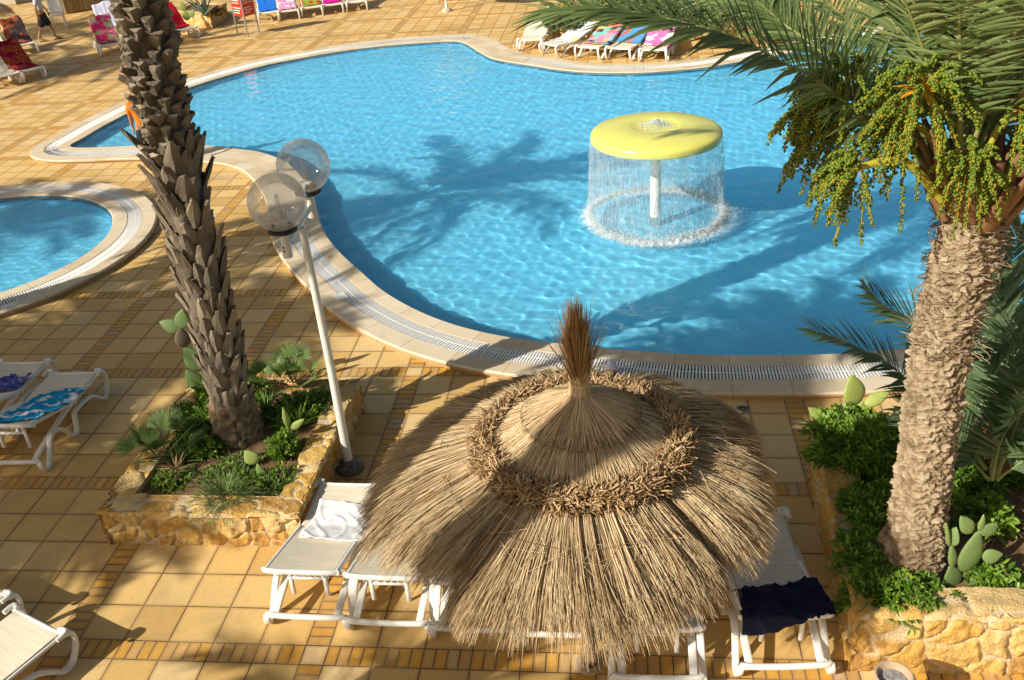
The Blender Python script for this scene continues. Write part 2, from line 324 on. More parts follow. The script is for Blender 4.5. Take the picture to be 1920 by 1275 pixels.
class G:
    def __init__(s): s.v = []; s.q = []; s.t = []; s.a = []; s.m = []; s.uv = []; s.n = 0; s.hasuv = False
    def add(s, v, f, rnd=0., mor=0., uv=None):
        v = np.asarray(v, float).reshape(-1, 3); f = np.asarray(f, int)
        (s.t if f.shape[1] == 3 else s.q).append(f+s.n); s.v.append(v); k = len(v)
        s.a.append(np.broadcast_to(np.asarray(rnd, float), (k,)).copy()); s.m.append(np.broadcast_to(np.asarray(mor, float), (k,)).copy())
        if uv is not None: s.hasuv = True
        s.uv.append(np.zeros((k, 2)) if uv is None else np.asarray(uv, float).reshape(-1, 2)); s.n += k; return s
    def grid(s, Pm, rnd=0., mor=0., uv=None, closed=False, closed_v=False):
        Pm = np.asarray(Pm, float); a, b = Pm.shape[:2]; i = np.arange(a*b).reshape(a, b)
        if closed: i = np.concatenate([i, i[:1]], 0)
        if closed_v: i = np.concatenate([i, i[:, :1]], 1)
        f = np.stack([i[:-1, :-1], i[1:, :-1], i[1:, 1:], i[:-1, 1:]], -1).reshape(-1, 4)
        rr = rnd.reshape(-1) if isinstance(rnd, np.ndarray) else rnd; mm = mor.reshape(-1) if isinstance(mor, np.ndarray) else mor
        return s.add(Pm.reshape(-1, 3), f, rr, mm, None if uv is None else np.asarray(uv).reshape(-1, 2))
    def box(s, c, size, rot=None, rnd=0., bev=0):
        x, y, z = np.array(size)/2
        if bev:
            b = min(bev, x*.9, y*.9)
            ring = np.array([(x-b, -y), (x, -y+b), (x, y-b), (x-b, y), (-x+b, y), (-x, y-b), (-x, -y+b), (-x+b, -y)])
            inn = ring*np.array([(x-b)/x, (y-b)/y])
            L = [np.c_[inn, np.full(8, -z)], np.c_[ring, np.full(8, -z+b)], np.c_[ring, np.full(8, z-b)], np.c_[inn, np.full(8, z)]]
            v = np.concatenate(L)
            q = [(k*8+i, k*8+(i+1) % 8, (k+1)*8+(i+1) % 8, (k+1)*8+i) for k in range(3) for i in range(8)]
            q += [(7, 6, 1, 0), (6, 5, 2, 1), (5, 4, 3, 2), (24+0, 24+1, 24+6, 24+7), (24+1, 24+2, 24+5, 24+6), (24+2, 24+3, 24+4, 24+5)]
            f = np.array(q)
        else:
            v = np.array([(-x, -y, -z), (x, -y, -z), (x, y, -z), (-x, y, -z), (-x, -y, z), (x, -y, z), (x, y, z), (-x, y, z)])
            f = np.array([(0, 3, 2, 1), (4, 5, 6, 7), (0, 1, 5, 4), (1, 2, 6, 5), (2, 3, 7, 6), (3, 0, 4, 7)])
        if rot is not None: v = v @ np.asarray(rot).T
        return s.add(v+np.asarray(c), f, rnd)
    def tube(s, path, r, n=8, cap=True, rnd=0., flat=1., up=None, sq=1.):
        path = np.asarray(path, float); k = len(path); r = np.broadcast_to(np.asarray(r, float), (k,))
        T = unit(np.gradient(path, axis=0)); u = np.array([0, 0, 1.]) if up is None else np.asarray(up, float)
        S = np.cross(T, u); bad = np.linalg.norm(S, axis=1) < .05
        S[bad] = np.cross(T[bad], [0.31, .95, 0]); S = unit(S)
        for i in range(1, k):
            if S[i] @ S[i-1] < 0: S[i] = -S[i]
        B = np.cross(S, T); th = np.arange(n)*2*np.pi/n; ct, st = np.cos(th), np.sin(th); ct = np.sign(ct)*np.abs(ct)**sq; st = np.sign(st)*np.abs(st)**sq
        ring = path[:, None]+r[:, None, None]*(ct[None, :, None]*S[:, None]+flat*st[None, :, None]*B[:, None])
        s.grid(ring, rnd, closed_v=True)
        if cap:
            for e, o in ((0, 1), (k-1, -1)):
                c = path[e]; vv = np.concatenate([ring[e], c[None]]); f = [(n, (i+1) % n, i) if o > 0 else (n, i, (i+1) % n) for i in range(n)]
                s.add(vv, np.array(f), rnd)
        return s
    def lathe(s, prof, c=(0, 0, 0), n=24, rnd=0.):
        th = np.arange(n)*2*np.pi/n; pr = np.asarray(prof, float)
        Pm = np.stack([pr[:, 0, None]*np.cos(th), pr[:, 0, None]*np.sin(th), np.repeat(pr[:, 1, None], n, 1)], -1)+np.asarray(c)
        uv = np.stack(np.broadcast_arrays((th/(2*np.pi))[None, :], pr[:, 1, None]), -1)
        return s.grid(Pm[:, ::1], rnd, closed_v=True, uv=uv)
    def blobs(s, pos, rad, rnd, low=False, stretch=None):
        bv, bf = (OCT_V, OCT_F) if low else (ICO_V, ICO_F)
        pos = np.asarray(pos, float).reshape(-1, 3); rad = np.broadcast_to(np.asarray(rad, float), (len(pos),)); k = len(bv)
        sh = bv[None]*rad[:, None, None]
        if stretch is not None: sh = sh*np.asarray(stretch)
        f = (bf[None]+(np.arange(len(pos))*k)[:, None, None]).reshape(-1, 3)
        return s.add((pos[:, None]+sh).reshape(-1, 3), f, np.repeat(np.broadcast_to(rnd, (len(pos),)), k))
    def strands(s, Pm, wd, rnd):
        """many thin three-sided stalks: Pm (N,K,3)"""
        Pm = np.asarray(Pm, float); N, K = Pm.shape[:2]; T = unit(np.gradient(Pm, axis=1))
        rv = unit(rng.normal(size=(N, 1, 3))); S = unit(np.cross(T, np.broadcast_to(rv, T.shape))); B = np.cross(T, S)
        wd = np.broadcast_to(np.asarray(wd, float), (N, K))
        th = np.arange(3)*2*np.pi/3
        ring = Pm[:, :, None]+wd[:, :, None, None]*(np.cos(th)[None, None, :, None]*S[:, :, None]+np.sin(th)[None, None, :, None]*B[:, :, None])
        i = np.arange(N*K*3).reshape(N, K, 3); j = np.roll(i, -1, 2)
        f = np.stack([i[:, :-1], j[:, :-1], j[:, 1:], i[:, 1:]], -1).reshape(-1, 4)
        return s.add(ring.reshape(-1, 3), f, np.repeat(rnd, K*3))
    def blades(s, Pm, S, wd, rnd, fold=0.):
        """flat leaf blades: centre lines Pm (N,K,3), side vectors S (N,K,3), half widths wd (N,K)"""
        Pm = np.asarray(Pm, float); N, K = Pm.shape[:2]; S = np.broadcast_to(S, Pm.shape); wd = np.broadcast_to(np.asarray(wd, float), (N, K))
        if fold:
            U = unit(np.cross(S, np.gradient(Pm, axis=1))); o = U*(wd[..., None]*fold)
            L = np.stack([Pm-S*wd[..., None]+o, Pm, Pm+S*wd[..., None]+o], 2); c = 3
        else: L = np.stack([Pm-S*wd[..., None], Pm+S*wd[..., None]], 2); c = 2
        i = np.arange(N*K*c).reshape(N, K, c)
        f = np.stack([i[:, :-1, :-1], i[:, :-1, 1:], i[:, 1:, 1:], i[:, 1:, :-1]], -1).reshape(-1, 4)
        return s.add(L.reshape(-1, 3), f, np.repeat(rnd, K*c))
    def mesh(s, name, smooth=True):
        me = bpy.data.meshes.new(name); v = np.concatenate(s.v); t = np.concatenate(s.t) if s.t else np.zeros((0, 3), int); q = np.concatenate(s.q) if s.q else np.zeros((0, 4), int)
        lv = np.concatenate([t.ravel(), q.ravel()]).astype(np.int32); nf = len(t)+len(q)
        ls = np.concatenate([np.arange(len(t))*3, len(t)*3+np.arange(len(q))*4]).astype(np.int32)
        me.vertices.add(len(v)); me.vertices.foreach_set('co', v.ravel().astype(np.float32))
        me.loops.add(len(lv)); me.loops.foreach_set('vertex_index', lv); me.polygons.add(nf); me.polygons.foreach_set('loop_start', ls)
        me.polygons.foreach_set('use_smooth', np.full(nf, smooth))
        at = me.attributes.new('rnd', 'FLOAT', 'POINT'); at.data.foreach_set('value', np.concatenate(s.a).astype(np.float32))
        mm = np.concatenate(s.m)
        if mm.any(): me.attributes.new('mor', 'FLOAT', 'POINT').data.foreach_set('value', mm.astype(np.float32))
        if s.hasuv:
            ul = me.uv_layers.new(name='uv'); ul.data.foreach_set('uv', np.concatenate(s.uv)[lv].ravel().astype(np.float32))
        me.update(); me.validate(); return me
    def build(s, name, m, parent=None, smooth=True, loc=None):
        if loc is not None: s.v = [x-np.asarray(loc, float) for x in s.v]
        me = s.mesh(name, smooth); me.materials.append(mt[m] if isinstance(m, str) else m)
        o = bpy.data.objects.new(name, me); col.objects.link(o)
        if parent is not None: o.parent = parent
        if loc is not None: o.location = loc
        return o
def tag(o, label, cat, group=None, kind=None):
    o['label'] = label; o['category'] = cat
    if group: o['group'] = group
    if kind: o['kind'] = kind
    return o
def struct(o): o['kind'] = 'structure'; return o
def thing(name, label, cat, loc=(0, 0, 0), rz=0., group=None):
    o = bpy.data.objects.new(name, None); col.objects.link(o); o.location = loc; o.rotation_euler = (0, 0, rz); o.empty_display_size = .1
    return tag(o, label, cat, group)
def dup(root, loc, rz, label, group=None):
    r = root.copy(); col.objects.link(r); r.location = loc; r.rotation_euler = (0, 0, rz); r['label'] = label
    if group: r['group'] = group
    for ch in list(root.children):
        c = ch.copy(); col.objects.link(c); c.parent = r
        for g in list(ch.children):
            d = g.copy(); col.objects.link(d); d.parent = c
    return r
def rotz(a): return np.array([[math.cos(a), -math.sin(a), 0], [math.sin(a), math.cos(a), 0], [0, 0, 1]])
def spline(pts, n, closed=False):
    p = np.asarray(pts, float); k = len(p); out = []
    seg = k if closed else k-1
    for i in range(seg):
        if closed: a, b, c, d = p[(i-1) % k], p[i], p[(i+1) % k], p[(i+2) % k]
        else: a, b, c, d = p[max(i-1, 0)], p[i], p[i+1], p[min(i+2, k-1)]
        t = np.linspace(0, 1, n, endpoint=False)[:, None]
        out.append(.5*((2*b)+(-a+c)*t+(2*a-5*b+4*c-d)*t*t+(-a+3*b-3*c+d)*t**3))
    if not closed: out.append(p[-1:])
    return np.concatenate(out)
def resample(p, step, closed=False):
    q = np.concatenate([p, p[:1]]) if closed else p
    d = np.r_[0, np.cumsum(np.linalg.norm(np.diff(q, axis=0), axis=1))]; n = max(int(d[-1]/step), 2)
    t = np.linspace(0, d[-1], n, endpoint=not closed)
    return np.stack([np.interp(t, d, q[:, i]) for i in range(q.shape[1])], -1)
def inside(pt, poly):
    x, y = pt[..., 0], pt[..., 1]; r = np.zeros(x.shape, bool); a = poly; b = np.roll(poly, -1, 0)
    for (x1, y1), (x2, y2) in zip(a, b):
        c = (y1 > y) != (y2 > y)
        r ^= c & (x < (x2-x1)*(y-y1)/(y2-y1+1e-12)+x1)
    return r

# ------------------------------------------------------------------ pools, deck, coping
ZC, ZW, DEEP = .10, .065, -.30
main = [(-9.28, 13.78), (-9.22, 14.14), (-9.19, 14.82), (-9.12, 15.59), (-8.84, 17.19), (-8.27, 18.59), (-7.75, 19.48), (-7.04, 20.45), (-6.31, 21.04), (-5.26, 21.73), (-4.11, 22.16), (-2.89, 22.36), (-2.12, 22.36), (-1.75, 22.05), (-1.13, 20.75), (-.6, 19.9), (.44, 19.08), (1.28, 18.46), (2.07, 18.12), (3.1, 17.95), (3.86, 18.02), (4.75, 18.23), (5.69, 18.69), (6.78, 19.25), (7.93, 19.94), (8.8, 20.36), (11, 21.3), (14, 21), (16, 18), (16.5, 13), (15, 8), (12, 6), (9, 5.4), (7.4, 5.2), (6.58, 5.0), (5.93, 4.83), (5.31, 4.72), (4.69, 4.68), (4.08, 4.68), (3.46, 4.71), (2.83, 4.8), (2.19, 4.92), (1.52, 5.08), (1.03, 5.23), (.44, 5.52), (-.13, 5.94), (-.7, 6.51), (-1.16, 7.13), (-1.65, 7.81), (-2.09, 8.54), (-2.39, 9.22), (-2.76, 10.22), (-3.11, 10.95), (-3.85, 12.14), (-4.63, 12.86), (-5.31, 13.16), (-6.11, 13.45), (-7.48, 13.59), (-8.32, 13.57), (-9.05, 13.6)]
def closed_curve(pts, step):
    c = resample(spline(pts, 8, True), step, True)
    for _ in range(3): c = .5*c+.25*(np.roll(c, 1, 0)+np.roll(c, -1, 0))
    a = .5*np.sum(c[:, 0]*np.roll(c[:, 1], -1)-np.roll(c[:, 0], -1)*c[:, 1])
    return c if a > 0 else c[::-1].copy()
def outward(c):
    t = unit(np.roll(c, -1, 0)-np.roll(c, 1, 0)); return np.stack([t[:, 1], -t[:, 0]], -1)
mainc = closed_curve(main, .10)
sc0 = np.array([-8.319, 8.344]); th = np.linspace(0, 2*np.pi, 160, endpoint=False)
smallc = sc0+2.41*np.stack([np.cos(th), np.sin(th)], -1)
def p3(c, z): return np.c_[c, np.full(len(c), z)]
def flat_poly(name, loops, z, m, parent=None):
    ls = [[Vector((x, y, z)) for x, y in lp] for lp in loops]
    tri = tessellate_polygon(ls); v = np.array([p for lp in ls for p in lp])
    a = np.array(tri); e1 = v[a[:, 1]]-v[a[:, 0]]; e2 = v[a[:, 2]]-v[a[:, 0]]; fl = np.cross(e1, e2)[:, 2] < 0; a[fl] = a[fl][:, ::-1]
    g = G(); g.add(v, a); return g.build(name, m, parent, smooth=False)
def off(c, d): return c+outward(c)*d
big = [(-60, -14), (60, -14), (60, 80), (-60, 80)]
struct(flat_poly('ground_paving', [big, off(mainc, .80)[::-1].tolist(), off(smallc, .70)[::-1].tolist()], 0, 'deck'))

def coping(c, offs, skip=None):
    """inner stone, grating channel, outer stone as swept bands; skip(c) marks where the band is plain stone"""
    n = len(c); s = np.r_[0, np.cumsum(np.linalg.norm(np.diff(c, axis=0), axis=1))]; a, b, d = offs
    def band(prof, idx=None):
        g = G(); Pm = np.stack([np.c_[off(c, o), np.full(n, z)] for o, z in prof], 1)
        uv = np.stack([np.stack([s, np.full(n, k)], -1) for k, (o, z) in enumerate(prof)], 1)
        g.grid(Pm, uv=uv, closed=True); return g
    g = G()
    for prof in ([(0, -.16), (0, ZC-.015), (.015, ZC), (a-.004, ZC), (a, ZC-.004), (a, ZC-.06)],
                 [(b, ZC-.06), (b, ZC-.004), (b+.004, ZC), (d-.02, ZC), (d, ZC-.02), (d+.004, ZC-.045), (d-.03, ZC-.055), (d-.03, -.02)]):
        q = band(prof); g.add(q.v[0], q.q[0], uv=q.uv[0])
    struct(g.build('pool_coping', 'coping', smooth=False))
    g = G(); g.grid(np.stack([p3(off(c, a), ZC-.05), p3(off(c, b), ZC-.05)], 1), closed=True); struct(g.build('gutter_channel', 'channel'))
    # grating: two rows of slats and a spine
    pts = resample(c, .036, True); nr = outward(np.concatenate([pts]))
    keep = np.ones(len(pts), bool) if skip is None else ~skip(pts)
    tt = np.stack([-nr[:, 1], nr[:, 0]], -1); g = G(); wg = b-a; hw = .0105
    for o0, o1 in ((a+.008, a+wg*.5-.012), (a+wg*.5+.012, b-.008)):
        q = []
        for o, sg in ((o0, -1), (o0, 1), (o1, 1), (o1, -1)): q.append(pts+nr*o+tt*sg*hw)
        top = np.stack([np.c_[x, np.full(len(x), ZC-.003)] for x in q], 1)[keep]; bot = top.copy(); bot[..., 2] -= .022
        v = np.concatenate([top, bot], 1); k = np.arange(len(v))[:, None, None]*8
        f = (np.array([(0, 1, 2, 3), (0, 4, 5, 1), (1, 5, 6, 2), (2, 6, 7, 3), (3, 7, 4, 0)])[None]+k).reshape(-1, 4); g.add(v.reshape(-1, 3), f)
    i = np.where(keep & np.roll(keep, -1))[0]; j = (i+1) % len(pts)
    for o in (a+wg*.5,):
        A = pts+nr*(o-.01); B = pts+nr*(o+.01)
        v = np.concatenate([p3(A, ZC-.006), p3(B, ZC-.006)]); m_ = len(pts); g.add(v, np.stack([i, j, j+m_, i+m_], -1))
    struct(g.build('drain_grating', 'slat', smooth=False))
    if skip is not None:
        i = np.where(~keep)[0]; j = (i+1) % len(pts); A = pts+nr*a; B = pts+nr*b; m_ = len(pts); g = G()
        ss = np.arange(m_)*.036; uv = np.concatenate([np.stack([ss, ss*0+.5], -1), np.stack([ss, ss*0+.5], -1)])
        g.add(np.concatenate([p3(A, ZC-.001), p3(B, ZC-.001)]), np.stack([i, i+m_, j+m_, j], -1)[:, ::-1], uv=uv)
        struct(g.build('coping_infill', 'coping', smooth=False))
coping(mainc, (.25, .55, .84), lambda p: ((p[:, 0] > -6.2) & (p[:, 0] < -2.6) & (p[:, 1] > 9.6) & (p[:, 1] < 13.6)) | ((p[:, 0] > -1.9) & (p[:, 0] < 0) & (p[:, 1] > 19.2)))
coping(smallc, (.25, .5, .74))

def basin(c, depth):
    g = G(); n = len(c)
    for z0, z1 in ((ZC-.02, depth),):
        zs = np.linspace(z0, z1, 4); g.grid(np.stack([p3(c, z) for z in zs], 1), closed=True)
    o = struct(g.build('pool_wall', 'pool')); o.cycles.is_caustics_receiver = True
    f = struct(flat_poly('pool_floor', [c.tolist()], depth, 'pool')); f.cycles.is_caustics_receiver = True
basin(mainc, DEEP); basin(smallc, -.32)

FX, FY = 3.16, 9.08
def waves(X, Y, seed, amp, radial=True):
    r = np.random.default_rng(seed); Z = np.zeros_like(X)
    for k in range(54):
        lam = math.exp(r.uniform(math.log(.115), math.log(.95))); t = r.normal(R(100), R(48)) if k % 3 else r.uniform(0, 2*np.pi)
        kx = 2*np.pi/lam
        Z += amp*lam**.75*np.sin(kx*(X*math.cos(t)+Y*math.sin(t))+r.uniform(0, 6.3)+1.1*np.sin(.9*X+.7*Y+k))
    if radial:
        d = np.hypot(X-FX, Y-FY)
        for lam, a in ((.34, .0035), (.52, .004), (.8, .004)): Z += a*np.exp(-np.maximum(d-1.1, 0)/1.3)*np.sin(2*np.pi*d/lam)*(d > .3)
    return Z
def water(c, xs, ys, seed, amp, radial):
    X, Y = np.meshgrid(xs, ys, indexing='ij'); Z = ZW+waves(X, Y, seed, amp, radial)
    cx = .25*(X[:-1, :-1]+X[1:, :-1]+X[:-1, 1:]+X[1:, 1:]); cy = .25*(Y[:-1, :-1]+Y[1:, :-1]+Y[:-1, 1:]+Y[1:, 1:])
    k = inside(np.stack([cx, cy], -1), off(c, .10)); i = np.arange(X.size).reshape(X.shape)
    f = np.stack([i[:-1, :-1], i[1:, :-1], i[1:, 1:], i[:-1, 1:]], -1)[k]
    us = np.unique(f); mp = np.zeros(X.size, int); mp[us] = np.arange(len(us))
    g = G(); g.add(np.stack([X, Y, Z], -1).reshape(-1, 3)[us], mp[f])
    o = struct(g.build('pool_water', 'water')); o.cycles.is_caustics_caster = True; return o
ysn = [4.4]
while ysn[-1] < 22.6: ysn.append(ysn[-1]+max(.026, .0036*(ysn[-1]+5.1)-.014))
water(mainc, np.arange(-9.6, 16.8, .031), np.array(ysn), 3, .00125, True)
water(smallc, np.arange(-10.9, -5.8, .035), np.arange(5.8, 10.9, .035), 9, .0012, False)

# depth-marker plates, floor drain
def plate(px, py, z, sx, sy, rz, label):
    g = G(); g.box((0, 0, .004), (sx, sy, .008), rotz(rz)); o = g.build('marker_plate', 'card', smooth=False); o.location = P(px, py, z)
    tag(o, label, 'plate', 'marker plates on the coping')
plate(640, 556, ZC, .20, .15, R(-58), 'small white marker plate on coping beside the lamp post')
plate(18, 573, ZC, .22, .12, R(40), 'white marker plate on the round paddling pool rim')
dr = thing('floor_drain', 'square grey metal floor drain set in paving between straw parasol and pool', 'drain', P(1393, 768, 0))
g = G(); g.box((0, 0, .003), (.125, .125, .012)); g.build('drain_plate', 'steel', dr)
g = G()
for r_ in (.018, .034, .05): g.lathe([(r_-.004, .0095), (r_-.002, .013), (r_+.002, .013), (r_+.004, .0095)], n=20)
g.build('drain_rose', 'channel', dr)

# ------------------------------------------------------------------ rubble planters
def stone_patch(g, O, U, Vv, nu, nv, N, sc_=4.2, amp=.035, seed=0., edge=None):
    """a wall face: a fine grid pushed out stone by stone"""
    us = np.linspace(0, 1, nu); vs = np.linspace(0, 1, nv); A = O+us[:, None, None]*U+vs[None, :, None]*Vv
    rn = np.zeros((nu, nv)); mo = np.zeros((nu, nv)); B = A.copy()
    for i in range(nu):
        for j in range(nv):
            p = A[i, j]; w_ = noise.noise_vector(Vector(p*4.))*.09
            q = Vector((p[0], p[1], p[2]*1.15+seed))*sc_+w_*sc_
            d, pts = noise.voronoi(q)
            e = d[1]-d[0]; k = min(max((e-.05)/.09, 0), 1); k = k*k*(3-2*k)
            h = (pts[0].x*12.9898+pts[0].y*78.233+pts[0].z*37.719); h = math.sin(h)*43758.5453; h -= math.floor(h)
            ff = noise.fractal(Vector(p*11.), .75, 2.1, 6); tl = ((q-pts[0]).x*(h-.5)+(q-pts[0]).y*(.5-h)+(q-pts[0]).z*((h*7.3) % 1-.5))*1.5
            ed = 1. if edge is None else edge
            B[i, j] = p+N*(amp*(k*(.55+.9*h+tl)-.5)*ed+ff*amp*(.15+.75*k))
            rn[i, j] = h; mo[i, j] = 1-min(max((e-.055)/.03, 0), 1)
    g.grid(B, rn, mo)
def planter(name, label, loop, h, thick, res, sc_=4.2, back=True, group='rubble stone planters'):
    """loop: outer corners anticlockwise; wall > stone faces and top, soil"""
    lp = np.array(loop, float); c = lp.mean(0)
    if np.sum(lp[:, 0]*np.roll(lp[:, 1], -1)-np.roll(lp[:, 0], -1)*lp[:, 1]) < 0: lp = lp[::-1].copy()
    root = thing(name, label, 'planter', (c[0], c[1], 0), 0, group)
    n = len(lp); tdir = unit(np.roll(lp, -1, 0)-lp); nrm = np.stack([tdir[:, 1], -tdir[:, 0]], -1)
    inn = []
    for i in range(n):
        n0, n1 = nrm[i-1], nrm[i]; bis = unit(n0+n1); inn.append(lp[i]-bis*thick/max(bis @ n1, .4))
    inn = np.array(inn); g = G(); o3 = lambda p, z: np.array([p[0]-c[0], p[1]-c[1], z])
    for i in range(n):
        j = (i+1) % n; L = np.linalg.norm(lp[j]-lp[i]); nu = max(int(L/res), 4); nv = max(int(h/res), 4)
        N = np.array([*nrm[i], 0]); q = G()
        ex = np.array([*tdir[i], 0])*.022; stone_patch(g, o3(lp[i], -.02)-ex, o3(lp[j], 0)-o3(lp[i], 0)+2*ex, V3(0, 0, h+.035), nu, nv, N, sc_, .024, i*3.1)
        a, b, cc, d = o3(lp[i], h), o3(lp[j], h), o3(inn[j], h), o3(inn[i], h); nt = max(int(thick/res), 4)
        us = np.linspace(0, 1, nu)[:, None, None]; vs = np.linspace(0, 1, nt)[None, :, None]
        ob = N*.035+0*ex; A = (1-vs)*((1-us)*(a+ob-ex*1.4)+us*(b+ob+ex*1.4))+vs*((1-us)*d+us*cc)
        rn = np.zeros(A.shape[:2]); mo = np.zeros(A.shape[:2])
        for x in range(nu):
            for y in range(nt):
                p = A[x, y]; dd, pts = noise.voronoi(Vector((p[0], p[1], i*2.))*sc_*.8+noise.noise_vector(Vector(p*5.))*.2); e = dd[1]-dd[0]
                k = min(max((e-.05)/.15, 0), 1); hh = math.sin(pts[0].x*12.9898+pts[0].y*78.233+pts[0].z*37.7)*43758.5; hh -= math.floor(hh)
                A[x, y, 2] += .018*k*(.4+hh)+.012*noise.fractal(Vector(p*8.), 1., 2., 4); rn[x, y] = hh; mo[x, y] = 1-min(max((e-.055)/.03, 0), 1)
        A[:, 0, 2] -= .03; g.grid(A, rn, mo)
        L2 = np.linalg.norm(inn[j]-inn[i]); g.grid(np.array([[o3(inn[i], h+.012), o3(inn[i], h-.25)], [o3(inn[j], h+.012), o3(inn[j], h-.25)]]), .4, .8)
    g.build('stone_wall', 'stone', root)
    g = G(); xs = np.linspace(inn[:, 0].min(), inn[:, 0].max(), 40); ys = np.linspace(inn[:, 1].min(), inn[:, 1].max(), 40); X, Y = np.meshgrid(xs, ys, indexing='ij')
    Z = np.vectorize(lambda a, b: h-.06+.03*noise.fractal(Vector((a*2.2, b*2.2, 1)), 1., 2., 4)+.012*noise.noise(Vector((a*14, b*14, 0))))(X, Y)
    cc = np.stack([.5*(X[1:, 1:]+X[:-1, :-1]), .5*(Y[1:, 1:]+Y[:-1, :-1])], -1); k = inside(cc, inn+outward(inn)*.06)
    i = np.arange(1600).reshape(40, 40); f = np.stack([i[:-1, :-1], i[1:, :-1], i[1:, 1:], i[:-1, 1:]], -1)[k]
    g.add(np.stack([X-c[0], Y-c[1], Z], -1).reshape(-1, 3), f); g.build('soil', 'soil', root)
    return root
planter('stone_planter', 'low square rubble stone planter around the tall rough palm trunk, beside the lamp post', [(-2.29, 1.38), (-.36, 1.37), (-.34, 3.66), (-2.27, 3.66)], .40, .24, .013, 4.6)
RPH = .60
planter('stone_planter', 'large rubble stone planter of the date palm at the right edge', [(4.34, .11), (8.4, .16), (8.4, 3.3), (4.42, 2.42)], RPH, .26, .016, 3.5)
a, b = P(352, 50), P(397, 52); d = P(430, 35)
planter('stone_planter', 'small far rubble stone planter with an agave, left of the red sign', [P(327, 47)[:2], P(398, 53)[:2], P(428, 30)[:2], P(370, 26)[:2]], .45, .2, .06)
planter('stone_planter', 'long far rubble stone planter full of bushes behind the pool loungers', [P(1030, 74)[:2], P(1262, 92)[:2], P(1470, 84)[:2], P(1440, 30)[:2], P(1060, 30)[:2]], .55, .3, .09)

# ------------------------------------------------------------------ palms
def frond(pts, up, npair, ll, wd, drop=.25, spread=.8, seed=0, start=.16, rr=.016, fold=.25, lift=.28):
    """a feather leaf: rib along pts, leaflets on both sides"""
    r = np.random.default_rng(seed); p = resample(spline(pts, 10), .05); k = len(p)
    T = unit(np.gradient(p, axis=0)); up = np.asarray(up, float)
    g = G(); rad = np.interp(np.linspace(0, 1, k), [0, .08, .3, 1], [rr*2.1, rr*1.3, rr*.8, rr*.16])
    ts = np.sort(np.linspace(start, .995, npair)+r.normal(0, .15/npair, npair)); ts = np.clip(ts, 0, 1)
    idx = ts*(k-1); i0 = np.clip(idx.astype(int), 0, k-2); fr = (idx-i0)[:, None]
    B = p[i0]*(1-fr)+p[i0+1]*fr; Tt = unit(T[i0]*(1-fr)+T[i0+1]*fr)
    S = unit(np.cross(Tt, up)); U = unit(np.cross(S, Tt))
    env = np.interp(ts, [0, .12, .35, .7, 1], [.35, .7, 1, .95, .62])
    leaves = G()
    for sg in (-1, 1):
        jit = r.normal(0, .10, (npair, 3)); ahead = np.interp(ts, [0, .5, 1], [.35, .62, 1.5])[:, None]
        D = unit(sg*S*spread+Tt*ahead+U*(lift+r.normal(0, .12, (npair, 1)))+jit)
        L = (ll*env*r.uniform(.85, 1.1, npair))[:, None]
        m = np.linspace(0, 1, 5)
        C = B[:, None]+D[:, None]*(L[:, None]*m[None, :, None])+np.array([0, 0, -1.])*(L[:, None]*drop*(m**2)[None, :, None])*r.uniform(.5, 1.4, (npair, 1, 1))
        dT = unit(np.gradient(C, axis=1)); W = unit(np.cross(dT, np.broadcast_to((U+sg*S*.35)[:, None], dT.shape)))
        ww = wd*np.interp(m, [0, .15, .5, 1], [.45, 1, .85, .05])[None, :]*r.uniform(.8, 1.15, (npair, 1))
        leaves.blades(C, W, ww, r.uniform(0, 1, npair)*.8+.1, fold)
    g2 = G(); g2.tube(p, rad, 6, rnd=r.uniform(.3, .8), flat=.7, up=up)
    return leaves, g2
def put_frond(root, pts, up, npair=55, ll=.42, wd=.012, seed=0, leaf='leaf', loc=None, **kw):
    lv, rb = frond(pts, up, npair, ll, wd, seed=seed, **kw); l0 = np.array(root.location)
    f = lv.build('frond', leaf, root, smooth=False, loc=None)
    f.data.transform(Matrix.Translation(-Vector(l0)))
    q = rb.build('frond_rib', 'rachis', f); q.data.transform(Matrix.Translation(-Vector(l0)))
    return f

